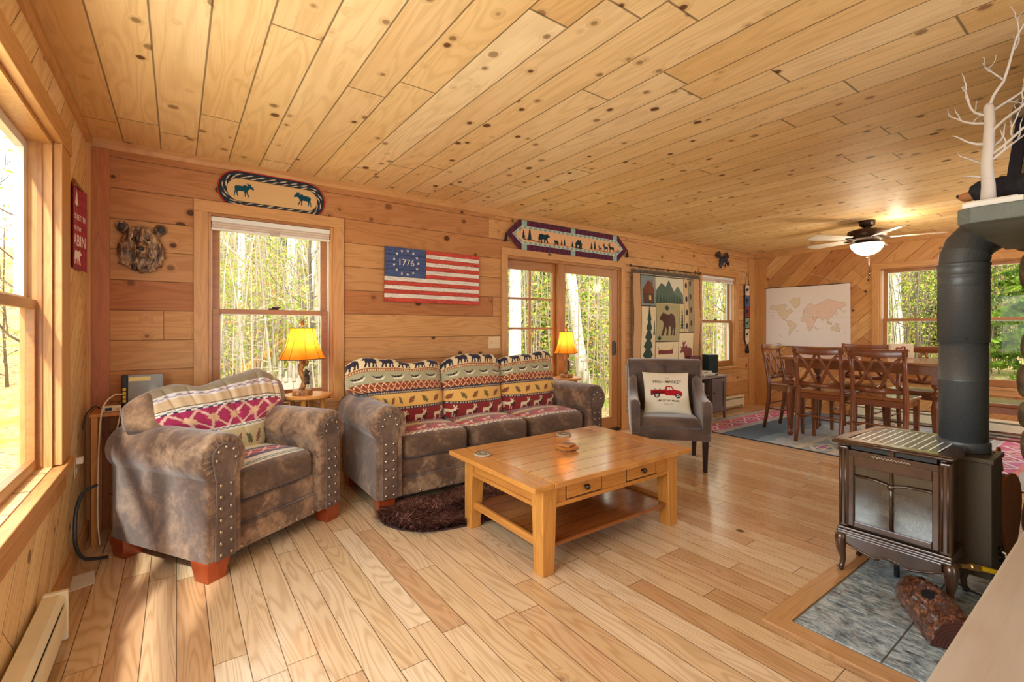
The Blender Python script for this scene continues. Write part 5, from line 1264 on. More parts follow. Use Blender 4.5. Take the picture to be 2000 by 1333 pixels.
# ------------------------------------------------------------------ area rug under the dining set
rg = thing('area_rug', 'large southwestern patterned rug in teal, grey and magenta under the dining set', 'rug', (5.70, .56, .001), 0)
AW, AH = 2.45, 2.965; cv = Canvas(AW, AH, 250, 320, (176, 178, 172)); X, Y = cv.X, cv.Y
Ym = np.minimum(Y, AH - Y)
def band(a, b, c): cv.m((Ym >= a) & (Ym < b), c)
band(0, .12, (188, 184, 176)); cv.m((Ym < .12) & (((X * 60).astype(int) + (Ym * 60).astype(int)) % 3 == 0), (126, 122, 120))
band(.12, .40, (198, 70, 120)); 
k_ = np.abs(((X / .34) % 1) - .5) * 2; yy = np.abs((Ym - .26) / .14)
cv.m((Ym >= .12) & (Ym < .40) & (k_ + yy < .95), (224, 214, 206)); cv.m((Ym >= .12) & (Ym < .40) & (k_ + yy < .70), (176, 36, 110)); cv.m((Ym >= .12) & (Ym < .40) & (k_ + yy < .45), (232, 150, 120)); cv.m((Ym >= .12) & (Ym < .40) & (k_ + yy < .22), (70, 40, 110))
cv.m((Ym >= .12) & (Ym < .15), (214, 110, 90)); band(.40, .50, (190, 188, 180)); cv.m((Ym >= .42) & (Ym < .48) & (((X * 50).astype(int)) % 2 == 0), (130, 128, 126))
band(.50, .53, (46, 66, 84))
n1 = np.random.RandomState(2).rand(400); jag = .83 + .09 * np.interp(X * 26, np.arange(400), n1) + .05 * np.interp(X * 90, np.arange(400), n1)
jag2 = .97 + .13 * np.interp(X * 20 + 7, np.arange(400), n1)
cv.m((Ym >= .53) & (Ym < jag2), (112, 138, 150)); cv.m((Ym >= .53) & (Ym < jag), (54, 84, 104))
cv.m((Ym >= jag2) & (Ym < 1.15), (170, 176, 176))
cv.m((Ym >= 1.15) & (Ym < 1.30) & (((Ym * 90).astype(int)) % 2 == 0), (140, 132, 116)); cv.m((Ym >= 1.15) & (Ym < 1.30) & (((X * 40).astype(int)) % 3 == 0), (196, 186, 164)); cv.m((Ym >= 1.30) & (Ym < 1.36), (206, 186, 150))
k_ = np.abs(((X / .5) % 1) - .5) * 2; yy = np.abs((Ym - 1.5) / .16)
cv.m((Ym >= 1.36), (150, 150, 140)); cv.m((Ym >= 1.36) & (k_ + yy < 1), (210, 196, 160)); cv.m((Ym >= 1.36) & (k_ + yy < .7), (96, 96, 92)); cv.m((Ym >= 1.36) & (k_ < .35) & (yy < .4), (226, 214, 196)); cv.m((Ym >= 1.36) & (k_ < .25) & (yy < .28), (190, 40, 140))
cv.m((X < .015) | (X > AW - .015) | (Ym < .012), (48, 48, 54)); cv.speck(.12)
me = grid_mesh('rug_pile', np.stack([X, Y, np.full_like(X, .008)], -1), cv.a); part('rug_pile', me, M_woven, rg)
part('rug_backing', MB().box(0, 0, 0, AW, AH, .007), plain('rug_edge', (52, 50, 56), .9), rg)

# ------------------------------------------------------------------ dining table and chairs
M_dt = wood('chestnut_dining_wood', (128, 70, 36), 0.45, 0.28, 'z', coat=0.35); M_dty = wood('chestnut_table_top', (146, 88, 46), 0.55, 0.22, 'y', coat=0.4); M_dtx = wood('chestnut_rail', (128, 70, 36), 0.45, 0.28, 'x', coat=0.35)
dt = thing('dining_table', 'counter-height chestnut dining table with turned legs on the patterned rug', 'dining table', (0, 0, .009))
part('table_top', MB().box(6.17, 1.08, .89, 7.17, 2.62, .92), M_dty, dt, bevel=.008, seg=3)
for x_ in (6.26, 7.058): part('apron', MB().box(x_, 1.17, .80, x_ + .022, 2.53, .89), M_dty, dt, bevel=.003)
for y_ in (1.17, 2.508): part('apron', MB().box(6.26, y_, .80, 7.08, y_ + .022, .89), M_dtx, dt, bevel=.003)
prof = [(.018, 0), (.028, .012), (.034, .04), (.026, .07), (.020, .085), (.030, .095), (.024, .11), (.028, .14), (.040, .30), (.046, .42), (.048, .50), (.036, .56), (.026, .585), (.044, .60), (.046, .625), (.028, .65), (.026, .67), (.044, .685), (.044, .71), (.034, .72)]
for X_ in (6.285, 7.055):
    for Y_ in (1.20, 2.50):
        part('leg', MB().lathe(prof, 20, c=(X_, Y_, 0)).box(X_ - .043, Y_ - .043, .715, X_ + .043, Y_ + .043, .89), M_dt, dt, smooth=False, bevel=.002)
def dining_chair():
    t = thing('dining_chair', 'x', 'dining chair', (0, 0, 0), 0, 'cross-back dining chairs')   # faces +Y, back at y = 0
    sw, sh_ = .23, .575
    part('seat', MB().add([(-.215, .0, sh_ - .035), (.215, .0, sh_ - .035), (.235, .43, sh_ - .035), (-.235, .43, sh_ - .035), (-.215, .0, sh_), (.215, .0, sh_), (.235, .43, sh_), (-.235, .43, sh_)], [(3, 2, 1, 0), (4, 5, 6, 7), (0, 1, 5, 4), (1, 2, 6, 5), (2, 3, 7, 6), (3, 0, 4, 7)]), M_dty, t, bevel=.012, seg=3)
    for y_ in (0, .39): part('seat_rail', MB().box(-.205, y_, sh_ - .095, .205, y_ + .02, sh_ - .035), M_dtx, t, bevel=.003)
    for x_ in (-.215, .195): part('seat_rail', MB().box(x_, .02, sh_ - .095, x_ + .02, .40, sh_ - .035), M_dty, t, bevel=.003)
    for s in (-1, 1):
        pts = [(s * .212, -.055, 0), (s * .212, -.03, .14), (s * .212, .0, .34), (s * .212, .008, .52), (s * .212, -.004, .66), (s * .214, -.035, .84), (s * .218, -.075, 1.03)]
        part('rear_post', MB().tube(pts, [.020, .022, .025, .026, .024, .021, .018], 8, up=(1, 0, 0)), M_dt, t, smooth=True)
        part('front_leg', MB().taper(s * .20, .385, 0, sh_ - .035, .03, .03, .048, .048), M_dt, t, bevel=.003)
    def cb_(pts, r, n): return part(n, MB().tube(pts, r, 8, flat=.45, up=(0, 1, 0)), M_dt, t, smooth=True)
    rail = MB(); n = 12; vs = []
    for i in range(n + 1):
        a = -1 + 2 * i / n; x = a * .245; y = -.098 + .028 * a * a; zt = 1.045 + .012 * abs(a) ** 3; zb = .965 + .015 * abs(a) ** 2
        vs += [(x, y, zb), (x, y + .006, zt), (x, y + .026, zt), (x, y + .022, zb)]
    fs = [(i * 4 + j, i * 4 + (j + 1) % 4, (i + 1) * 4 + (j + 1) % 4, (i + 1) * 4 + j) for i in range(n) for j in range(4)] + [(0, 1, 2, 3), (n * 4 + 3, n * 4 + 2, n * 4 + 1, n * 4)]
    part('top_rail', MB().add(vs, fs), M_dtx, t, bevel=.004, smooth=True)
    cb_([(-.20, -.006, .645), (0, -.022, .632), (.20, -.006, .645)], .026, 'lower_back_rail')
    def yb(z): return -.010 - .07 * ((z - .64) / .34)
    for s in (-1, 1):
        cb_([(s * .195, yb(.97), .968), (s * .135, yb(.90) , .91), (s * .085, yb(.81), .81), (s * .035, yb(.70), .70), (s * .015, yb(.65), .65)], .015, 'cross_brace')
        cb_([(s * .015, yb(.97), .968), (s * .04, yb(.90), .90), (s * .085, yb(.81), .81), (s * .135, yb(.72), .72), (s * .19, yb(.66), .66)], .015, 'cross_brace')
    for (a, b, z) in (((-.20, .38), (.20, .38), .20), ((-.21, -.03), (.21, -.03), .30), ((-.206, -.02), (-.20, .37), .25), ((.206, -.02), (.20, .37), .25)):
        part('stretcher', MB().tube([(a[0], a[1], z), (b[0], b[1], z)], .0095, 8), M_dt, t, smooth=True)
    return t
dc = dining_chair(); ZR = .0095
dc.location = (6.065, 2.115, ZR); dc.rotation_euler = (0, 0, R(-90)); dc['label'] = 'cross-back dining chair on the near side of the table, left of the two'
dup(dc, (6.065, 1.595, ZR), R(-90), 'cross-back dining chair on the near side of the table, right one by the stove')
dup(dc, (6.67, 2.83, ZR), R(180), 'cross-back dining chair at the left head of the table by the map')
dup(dc, (7.36, 2.12, ZR), R(90), 'cross-back dining chair on the window side of the table, below the map edge')
dup(dc, (7.36, 1.56, ZR), R(90), 'cross-back dining chair on the window side of the table, behind the near right chair')
dup(dc, (6.67, .63, ZR), R(0), 'cross-back dining chair at the right head of the table behind the flue pipe')
t = thing('menu_holder', 'cream card with a red ornament standing on the dining table', 'picture', (6.92, 1.63, .931), R(-62))
part('card', MB().box(-.10, -.012, 0, .10, .012, .16), plain('cream_card', (226, 210, 180), .6, var=.03), t, bevel=.002)
part('red_ornament', MB().tube([((.045 + .014 * math.cos(5 * a)) * math.cos(a), -.015, .08 + (.040 + .012 * math.cos(5 * a)) * math.sin(a)) for a in [k * 2 * PI / 60 for k in range(60)]], .006, 6, closed=True), plain('deep_red', (140, 40, 34), .5), t, smooth=True)
t = thing('napkin_box', 'small white box lying on the dining table', 'box', (6.80, 2.02, .931), R(10)); part('box', MB().box(-.06, -.04, 0, .06, .04, .06), M_white, t, bevel=.004); part('dark_slot', MB().box(-.03, -.015, .06, .03, .015, .062), M_blk, t)

# ------------------------------------------------------------------ ceiling fan
fn = thing('ceiling_fan', 'dark bronze ceiling fan with white blades and lit bowl over the dining area', 'ceiling fan', (6.70, 1.88, H))
part('canopy', MB().lathe([(.04, -.07), (.07, -.05), (.075, -.02), (.078, 0)], 24), M_bronze, fn, smooth=True)
part('downrod', MB().tube([(0, 0, -.02), (0, 0, -.10)], .035, 16), M_bronze, fn, smooth=True)
part('motor_housing', MB().lathe([(.06, -.235), (.12, -.23), (.165, -.205), (.18, -.19), (.185, -.15), (.18, -.115), (.14, -.10), (.06, -.085)], 32), M_bronze, fn, bevel=.003, smooth=True)
part('light_kit', MB().lathe([(.05, -.27), (.11, -.262), (.13, -.25), (.10, -.235), (.05, -.23)], 28), M_bronze, fn, smooth=True)
M_bowl = Mat('lit_frosted_bowl').fin((1, .95, .85), .4, emit=(1, .88, .66), es=4.5)
part('glass_bowl', MB().lathe([(.012, -.385), (.06, -.375), (.11, -.345), (.145, -.30), (.155, -.262), (.15, -.258)], 32), M_bowl, fn, smooth=True)
part('bowl_finial', MB().lathe([(.004, -.415), (.012, -.405), (.018, -.392), (.012, -.385)], 12), M_bronze, fn, smooth=True)
for dx_, ln in ((-.02, .26), (.015, .20)): part('pull_chain', MB().tube([(dx_, -.02, -.40), (dx_, -.02, -.40 - ln)], .0022, 5).ball((dx_, -.02, -.40 - ln), .010, .010, .016, 8, 6), M_bronze, fn, smooth=True)
M_blade = plain('pale_blade', (206, 196, 184), .4, var=.04)
for k in range(5):
    a = R(-68 + 72 * k); Mx = Matrix.Rotation(a, 4, 'Z')
    part('blade_arm', MB().box(.12, -.02, -.212, .24, .02, -.204, Mx), M_bronze, fn, bevel=.004)
    o = [(.20, -.05), (.30, -.062), (.55, -.072), (.64, -.066), (.665, -.04), (.665, .04), (.64, .066), (.55, .072), (.30, .062), (.20, .05)]
    Mb = Mx @ Matrix.Translation((0, 0, -.20)) @ Matrix.Rotation(R(11), 4, 'X')
    part('blade', MB().prism(o, 0, .008, 'xy', Mb), M_blade, fn, bevel=.002)
l = light('fan_light', 'POINT', (0, 0, -.46), (0, 0, 0), 10, (1, .84, .6), shadow_soft_size=.08); l.parent = fn
l = light('fan_uplight', 'POINT', (.0, -.26, -.17), (0, 0, 0), 4, (1, .84, .6), shadow_soft_size=.05); l.parent = fn
# ------------------------------------------------------------------ gas stove on the hearth (front faces -X)
def enamel():
    m = Mat('brown_enamel'); x, y, z = m.obj(); n = m.noise(m.comb(x, y, z), 6, 2, .5)
    return m.fin(m.mix(n.sm(.3, .7), lin((66, 46, 33)), lin((88, 62, 43))), .24, .3, .6, coat=.5)
M_en = enamel(); M_steel = plain('textured_grey_steel', (66, 68, 66), .42, .55, var=.12, scale=150); M_boxm = plain('brown_sheet_steel', (84, 72, 54), .5, .3, var=.2, scale=200)
M_flue = plain('charcoal_flue_steel', (92, 97, 100), .42, .35, var=.14, scale=160)
sv = thing('gas_stove', 'brown enamelled gas heating stove with curved legs and gridded glass front', 'stove', (3.24, .745, 0))
# local: x depth (0 = front), y: + is the picture's left
hw = .196
part('fire_chamber', MB().box(.035, -hw + .03, .255, .24, -hw + .04, .60).box(.035, hw - .04, .255, .24, hw - .03, .60).box(.22, -hw + .03, .255, .24, hw - .03, .60).box(.03, -hw + .03, .245, .24, hw - .03, .26).box(.03, -hw + .03, .59, .24, hw - .03, .60), M_boxm, sv)
part('side_panel', MB().box(.03, -hw, .235, .30, -hw + .025, .665).box(.03, hw - .025, .235, .30, hw, .665), M_en, sv, bevel=.004)
for s in (-1, 1):
    part('corner_column', MB().box(.0, s * hw - .022, .245, .04, s * hw + .022, .66), M_en, sv, bevel=.008, seg=3)
    part('column_flute', MB().tube([(-.002, s * hw - .010, .26), (-.002, s * hw - .010, .645)], .004, 6).tube([(-.002, s * hw + .010, .26), (-.002, s * hw + .010, .645)], .004, 6), M_en, sv, smooth=True)
part('door_frame', MB().box(.0, -hw + .02, .255, .022, -hw + .045, .615).box(0, hw - .045, .255, .022, hw - .02, .615).box(0, -hw + .045, .255, .022, hw - .045, .285).box(0, -hw + .045, .565, .022, hw - .045, .615), M_en, sv, bevel=.004)
gr = MB(); gr.tube([(.004, 0, .285), (.004, 0, .57)], .007, 8)
gr.tube([(.004, hw - .045, .515), (.004, .06, .513), (.004, .02, .505), (.004, 0, .495), (.004, -.02, .505), (.004, -.06, .513), (.004, -hw + .045, .515)], .006, 8, up=(1, 0, 0)); gr.ball((0, 0, .497), .012, .014, .016)
part('door_grille', gr, M_en, sv, smooth=True)
def stove_glass():
    m = Mat('stove_glass'); t = m.t; tr = m.new('ShaderNodeBsdfTransparent'); tr.inputs[0].default_value = (.72, .74, .70, 1); gl = m.new('ShaderNodeBsdfGlossy'); gl.inputs['Roughness'].default_value = .05
    mx = m.new('ShaderNodeMixShader'); mx.inputs[0].default_value = .12; t.links.new(tr.outputs[0], mx.inputs[1]); t.links.new(gl.outputs[0], mx.inputs[2]); t.links.new(mx.outputs[0], m.out.inputs[0]); return m.mat
part('glass_pane', MB().box(.012, -hw + .045, .285, .015, hw - .045, .565), stove_glass(), sv)
M_log = bark_mat('ceramic_log', (84, 72, 60), (150, 138, 122)); M_emb = plain('ember_bed', (96, 84, 72), .9, var=.5, scale=60, bump=.8)
part('ember_bed', MB().box(.05, -.16, .26, .215, .16, .285), M_emb, sv, bevel=.01)
for p0, p1, r in (((.10, -.14, .31), (.16, .12, .33), .028), ((.16, -.12, .36), (.10, .06, .43), .024), ((.10, .02, .34), (.17, .15, .30), .026), ((.08, -.05, .30), (.19, -.13, .34), .02)):
    mid = [(a + b) / 2 + .012 for a, b in zip(p0, p1)]; part('ceramic_log', MB().tube([p0, mid, p1], [r, r * 1.2, r * .8], 10), M_log, sv, smooth=True)
part('upper_grille_band', MB().box(.0, -hw + .02, .612, .02, hw - .02, .645), M_en, sv, bevel=.005)
part('louvre_slot', MB().box(.012, -hw + .03, .648, .03, hw - .03, .674), M_blk, sv)
part('slot_divider', MB().box(.0, -.012, .645, .02, .012, .676), M_en, sv)
part('script_badge', MB().tube([(-.003, .075 - .15 * k / 60, .629 + (.0075 if k < 8 else .0045) * math.sin(k * 1.25) - .0000 * k) for k in range(61)], .0014, 5), plain('badge_silver', (206, 186, 160), .3, .7), sv, smooth=True)
# base moulding, scalloped skirt, legs
for z_, d_ in ((.245, -.006), (.232, -.012), (.219, -.008)): part('base_moulding', MB().box(d_, -hw - .025, z_ - .0135, .29, hw + .025, z_), M_en, sv, bevel=.004)
sk = [(-hw + .01, .206), (hw - .01, .206), (hw - .01, .16), (hw - .05, .142), (hw - .10, .128), (.06, .12), (.04, .135), (.0, .142), (-.04, .135), (-.06, .12), (-hw + .10, .128), (-hw + .05, .142), (-hw + .01, .16)]
part('scalloped_skirt', MB().prism(sk, -.004, .018, 'yz'), M_en, sv, bevel=.004)
part('skirt_moulding', MB().tube([(-.006, y, z + .008) for y, z in sk[2:]], .004, 6, up=(1, 0, 0)), M_en, sv, smooth=True)
for s in (-1, 1):
    for x_ in (.03, .27):
        sx_ = -1 if x_ < .1 else 1; y_ = s * (hw + .005)
        P_ = [(x_ + sx_ * .008, y_ + s * .006, .215), (x_ + sx_ * .014, y_ + s * .012, .17), (x_ + sx_ * .012, y_ + s * .012, .12), (x_ + sx_ * .0, y_ + s * .006, .07), (x_ + sx_ * .002, y_ + s * .010, .03), (x_ + sx_ * .012, y_ + s * .016, .012)]
        part('leg', MB().tube(P_, [.027, .029, .022, .014, .012, .016], 8).tube([(P_[-1][0], P_[-1][1], .012), (P_[-1][0], P_[-1][1], .0)], .008, 8), M_en, sv, smooth=True)
# top: frame with lattice grate
tp_ = [(-.045, -hw - .03), (-.045, hw + .03), (.10, hw + .035), (.42, hw + .0), (.50, hw - .03), (.50, -hw + .03), (.42, -hw + .0), (.10, -hw - .035)]
tf = MB(); inn = [(.015, -hw + .02), (.015, hw - .02), (.10, hw - .018), (.40, hw - .04), (.455, hw - .06), (.455, -hw + .06), (.40, -hw + .04), (.10, -hw + .018)]
n = 8
tf.add([(a, b, z) for z in (.678, .702) for P_ in (tp_, inn) for a, b in P_], [])
fs = []
for j in range(n):
    k = (j + 1) % n; fs += [(j, k, n + k, n + j), (2 * n + j, 3 * n + j, 3 * n + k, 2 * n + k), (j, 2 * n + j, 2 * n + k, k), (n + j, n + k, 3 * n + k, 3 * n + j)]
tf.f = fs; part('top_frame', tf, M_en, sv, bevel=.005, smooth=False)
part('top_edge_moulding', MB().tube([(a, b, .688) for a, b in tp_], .009, 8, closed=True), M_en, sv, smooth=True)
gt = MB()
for k in range(11):
    y_ = -.165 + k * .033; gt.box(.012, y_ - .0035, .688, .46, y_ + .0035, .700)
for k in range(25):
    x_ = .02 + k * .018; w_ = .17 if x_ < .38 else .17 - (x_ - .38) * .3; gt.box(x_ - .0035, -w_, .690, x_ + .0035, w_, .7005)
part('top_grate', gt, plain('polished_grate', (168, 160, 150), .22, .85), sv)
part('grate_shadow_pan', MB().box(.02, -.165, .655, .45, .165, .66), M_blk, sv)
part('rear_housing', MB().box(.235, -.31, .105, .47, .26, .655), M_boxm, sv, bevel=.004)
part('housing_lid', MB().box(.225, -.318, .640, .48, .268, .662), M_boxm, sv, bevel=.004)
part('valve_tube', MB().tube([(.16, .02, .20), (.17, .02, .008)], .012, 10), M_steel, sv, smooth=True)
part('control_box', MB().box(.04, .06, .10, .06, .10, .135).box(.05, -.02, .11, .09, .02, .14), M_boxm, sv, bevel=.003)
for k in range(3): part('control_knob', MB().ball((.38 + .02 * k, -.318, .22 - .035 * k), .009, .012, .009), M_blk, sv, smooth=True)
for k in range(4): part('lid_screw', MB().ball((.27 + k * .05, -.29, .664), .004, .004, .003, 8, 4), M_blk, sv)
# flue
fp = thing('flue_pipe', 'wide charcoal flue pipe rising from the stove and bending behind the mantel', 'stove pipe', (3.625, .558, .664))
part('base_collar', MB().lathe([(.100, 0), (.100, .045), (.093, .05)], 40), M_flue, fp, smooth=True, bevel=.001)
part('lower_pipe', MB().lathe([(.091, .0), (.091, .34), (.0925, .342), (.0925, .348), (.091, .35), (.091, .56)], 48), M_flue, fp, smooth=True)
part('upper_pipe', MB().lathe([(.096, .53), (.096, .80), (.0972, .802), (.0972, .806), (.096, .808), (.096, .855), (.0980, .858), (.0980, .864), (.096, .867), (.096, .905), (.100, .91), (.100, .92), (.095, .925)], 48), M_flue, fp, smooth=True)
part('rivet', MB().ball((-.092, -.03, .55), .004, .004, .004, 8, 5), M_blk, fp)
el = MB(); d_ = Vector((.95, -.30, 0)).normalized(); Rb = .16; pts = []; rr_ = []
for k in range(10):
    a = R(k * 7.2); pts.append((d_.x * Rb * (1 - math.cos(a)), d_.y * Rb * (1 - math.cos(a)), .90 + Rb * math.sin(a))); rr_.append(.093 if k % 3 else .096)
pts.append((pts[-1][0] + d_.x * .18, pts[-1][1] + d_.y * .18, pts[-1][2] + .07)); rr_.append(.092)
part('elbow', el.tube(pts, rr_, 40), M_flue, fp)
# yellow gas line
M_yel = plain('yellow_gas_hose', (232, 190, 30), .4, var=.04); M_brass = plain('brass_fitting', (196, 150, 84), .3, .8)
gl_ = thing('gas_hose', 'yellow gas hose with brass fitting leaving the back of the stove', 'hose', (3.305, .505, .20))
part('brass_fitting', MB().tube([(-.01, .006, .0), (.03, -.018, -.005), (.032, -.0195, -.0055), (.066, -.042, -.013)], [.010, .010, .015, .015], 8), M_brass, gl_)
part('hose', MB().tube(spl([(.06, -.038, -.011), (.10, -.068, -.022), (.15, -.105, -.042), (.25, -.20, -.11), (.33, -.27, -.182)]), .0115, 10), M_yel, gl_, smooth=True)
# power lead under the stove
tag(part('floor_lead', MB().tube([(3.50, .60, .06), (3.48, .52, .03), (3.50, .45, .013), (3.56, .42, .014), (3.66, .44, .013), (3.80, .40, .012), (3.95, .36, .012)], .005, 6), M_blk, smooth=True), 'black power cord looping on the tiles under the stove', 'cord')
# bellows and dustpan behind the stove
bw = thing('fireplace_bellows', 'brown wood and leather fireplace bellows hanging behind the stove', 'bellows', (3.845, .465, .14), R(20), rot=(0, 0, R(-10)))
M_lea = wood('bellows_leather', (168, 106, 62), .6, .4, 'z'); o_ = []
for k in range(24):
    a = 2 * PI * k / 24; o_.append((.115 * math.sin(a) * (1 - .35 * math.cos(a)), .19 - .21 * math.cos(a) * 1.0))
part('board', MB().prism(o_, -.05, -.035, 'xz'), M_lea, bw, bevel=.004); part('board', MB().prism(o_, .035, .05, 'xz'), M_lea, bw, bevel=.004)
part('leather_gusset', MB().prism([(a * .94, (b - .19) * .94 + .19) for a, b in o_], -.036, .036, 'xz'), plain('dark_leather', (96, 58, 38), .5), bw)
part('nozzle', MB().tube([(0, 0, .40), (0, 0, .52)], [.018, .008], 10), M_brass, bw, smooth=True)
dp = thing('metal_dustpan', 'pointed grey metal dustpan leaning behind the stove', 'dustpan', (4.0, .53, .008), R(30))
part('pan', MB().add([(-.10, 0, 0), (.10, 0, 0), (.0, .03, .26), (-.10, -.05, .02), (.10, -.05, .02), (0, .02, .27)], [(0, 1, 2), (3, 5, 4), (0, 3, 4, 1), (1, 4, 5, 2), (0, 2, 5, 3)]), M_steel, dp, bevel=.002); part('handle', MB().tube([(0, .028, .26), (0, .05, .40)], .007, 8), M_blk, dp, smooth=True)
# faux log on the tiles
def lg_mat():
    m = Mat('lacquered_bark'); x, y, z = m.obj(); n = m.noise(m.comb(x * 1.0, y * 2.5, z * 2.5), 22, 4, .6, 1.5)
    c = m.ramp(n, [(.36, lin((52, 20, 12))), (.5, lin((104, 52, 30))), (.68, lin((170, 110, 74)))]); m.bump(n, 1.0, .02); return m.fin(c, .16, spec=.7, coat=.8)
cl_ = thing('carved_log', 'glossy half log carving with a knot hole lying on the hearth tiles', 'log ornament', (3.09, .60, .009), 0)
A0 = Vector((0.23, .09, 0)); A1 = Vector((-.17, -.165, 0)); ax = (A1 - A0); nseg = 26; nr = 22; P = np.zeros((nseg, nr, 3)); sid = Vector((-ax.y, ax.x, 0)).normalized()
for i in range(nseg):
    t_ = i / (nseg - 1); c = A0 + ax * t_; wv = .098 * (1 - (1 - min(1, t_ * 2.2)) ** 2 * .75) ** .5 if t_ < .45 else .098; hv = wv * 1.15
    for j in range(nr):
        a = PI * j / (nr - 1); q = 1 + .035 * math.sin(t_ * 40 + j * .8) + .03 * math.sin(j * 2.1 + t_ * 9)
        P[i, j] = (c.x + sid.x * math.cos(a) * wv * q, c.y + sid.y * math.cos(a) * wv * q, math.sin(a) * hv * q + .002)
M_lac = lg_mat(); part('bark_shell', grid_mesh('bark_shell', P), M_lac, cl_)
def endm():
    m = Mat('log_end_rings'); x, y, z = m.obj(); q = ((x + .17) * (x + .17) + (y + .165) * (y + .165) + z * z).pw(.5); r = ((q * 520.0).sin() * .5 + .5)
    return m.fin(m.mix(r * .6, lin((52, 20, 12)), lin((92, 46, 28))), .3, coat=.4)
part('cut_end', MB().add([tuple(p) for p in P[-1]], [tuple(range(nr))]), endm(), cl_); part('flat_base', MB().add([tuple(p * [1, 1, 0] + [0, 0, .001]) for p in P[:, 0]] + [tuple(p * [1, 1, 0] + [0, 0, .001]) for p in P[::-1, -1]], [tuple(range(nseg * 2))]), M_lac, cl_)
hc = A0 + ax * .56 + sid * -.025
part('knot_hole_rim', MB().tube([(hc.x + .05 * math.cos(a) * 1.1, hc.y + .036 * math.sin(a), .106 + .008 * math.cos(a)) for a in [k * PI / 12 for k in range(24)]], .013, 8, closed=True), M_lac, cl_, smooth=True)
part('knot_hole', MB().ball((hc.x, hc.y, .107), .046, .031, .010, 20, 8), plain('hole_black', (8, 6, 6), .9), cl_, smooth=True)

# ------------------------------------------------------------------ on the mantel
t = thing('tree_stand', 'white rectangular plinth under the birch tree on the mantel', 'plinth', (2.985, .375, 1.728), 0); part('plinth', MB().box(-.07, -.10, 0, .09, .062, .022), M_white, t, bevel=.003); part('plinth_step', MB().box(-.055, -.085, .022, .07, .05, .028), M_white, t, bevel=.002)
def birch_mat(name='birch_bark', b=(206, 198, 190)):
    m = Mat(name); x, y, z = m.obj(); n = m.noise(m.comb(x * 5, y * 5, z * 40), 1.0, 3, .6); n2 = m.noise(m.comb(x, y, z), 3.0, 3, .6)
    c = m.mix(n.sm(.62, .72), lin(b), lin((60, 52, 48))); c = m.mix(n2.sm(.5, .8) * .3, c, lin((176, 160, 144))); return m.fin(c, .7, spec=.2)
M_birch = birch_mat()
bt = thing('birch_branch_tree', 'white leafless artificial birch tree standing on the mantel', 'artificial tree', (2.985, .375, 1.757), 0)
part('trunk', MB().tube([(0, 0, 0), (.003, 0, .06), (0, .004, .14), (.006, 0, .22), (.004, -.004, .30), (.008, 0, .365), (.012, 0, .38)], [.023, .020, .018, .017, .016, .015, .009], 14), M_birch, bt, smooth=True)
rs = random.Random(12)
def twig(p, d, L, r, depth=0):
    pts = [Vector(p)]; d = Vector(d).normalized(); n = 7
    for k in range(n):
        d = (d + Vector((rs.uniform(-.38, .38), rs.uniform(-.38, .38), rs.uniform(-.22, .34)))).normalized(); pts.append(pts[-1] + d * L / n)
    part('branch', MB().tube(pts, [r * (1 - k / (n + 1) * .8) for k in range(n + 1)], 6), M_birch, bt, smooth=True)
    if (depth < 1 and L > .12) or (depth == 1 and L > .10):
        for q in (2, 4, 6): twig(pts[q], d + Vector((rs.uniform(-.8, .8), rs.uniform(-.8, .8), rs.uniform(-.2, .7))), L * .42, r * .6, depth + 1)
# picture-left is +Y, picture-right is -Y
for z_, d, L in ((.36, (.05, -.45, .9), .34), (.33, (-.1, .9, .35), .17), (.30, (0, 1.0, .12), .16), (.17, (.05, -.6, .75), .30), (.15, (.0, -.8, .5), .20), (.20, (.2, -.5, .5), .12), (.14, (0, .9, .35), .12), (.09, (0, .8, -.05), .09), (.22, (0, .9, .2), .12), (.34, (.3, -.9, .55), .24), (.26, (-.2, -.9, .35), .22)):
    twig((0.005, 0, z_), d, L, .0058)
M_plush = plain('black_bear_fur', (30, 30, 38), .8, var=.4, scale=60, bump=.9, bscale=160)
pb = thing('bear_figurine', 'black bear figure with tan muzzle lying behind the birch tree on the mantel', 'bear figure', (3.135, .225, 1.728), 0); pb.scale = (1.08, 1.08, 1.15)
# lies along +Y, head towards picture-left
blob('body', [((0, 0, .075), (.07, .12, .065)), ((0, -.14, .07), (.075, .12, .07)), ((0, .12, .085), (.05, .06, .045)), ((-.04, .10, .02), (.02, .07, .02)), ((.04, .10, .02), (.02, .07, .02)), ((-.05, -.2, .03), (.03, .08, .03)), ((0, .17, .090), (.040, .045, .038)), ((-.028, .155, .130), (.012, .008, .014)), ((.028, .155, .130), (.012, .008, .014))], M_plush, pb, .007, disp=.006, dscale=.01, smooth_it=2)
part('muzzle', MB().ball((0, .212, .078), .020, .032, .017, 14, 10), plain('tan_muzzle', (176, 116, 70), .7), pb, smooth=True); part('nose', MB().ball((0, .243, .083), .009, .006, .007), M_blk, pb, smooth=True)
for s in (-1, 1): part('eye', MB().ball((s * .018, .204, .105), .005, .004, .005), M_blk, pb, smooth=True)
sk_ = thing('leaning_skis', 'dark pair of old skis leaning on the chimney above the mantel', 'skis', (3.42, .385, 1.728), 0)
for dy_, c_ in ((0, (26, 34, 52)), (-.055, (150, 108, 70)), (-.11, (24, 24, 30))):
    part('ski', MB().add([(.0, dy_ - .022, 0), (.012, dy_ - .022, 0), (.012, dy_ + .022, 0), (0, dy_ + .022, 0), (.20, dy_ - .052, .52), (.212, dy_ - .052, .52), (.212, dy_ - .008, .52), (.20, dy_ - .008, .52)], [(3, 2, 1, 0), (4, 5, 6, 7), (0, 1, 5, 4), (1, 2, 6, 5), (2, 3, 7, 6), (3, 0, 4, 7)]), plain('ski_paint_%d' % int(-dy_ * 1000), c_, .3), sk_, bevel=.003)

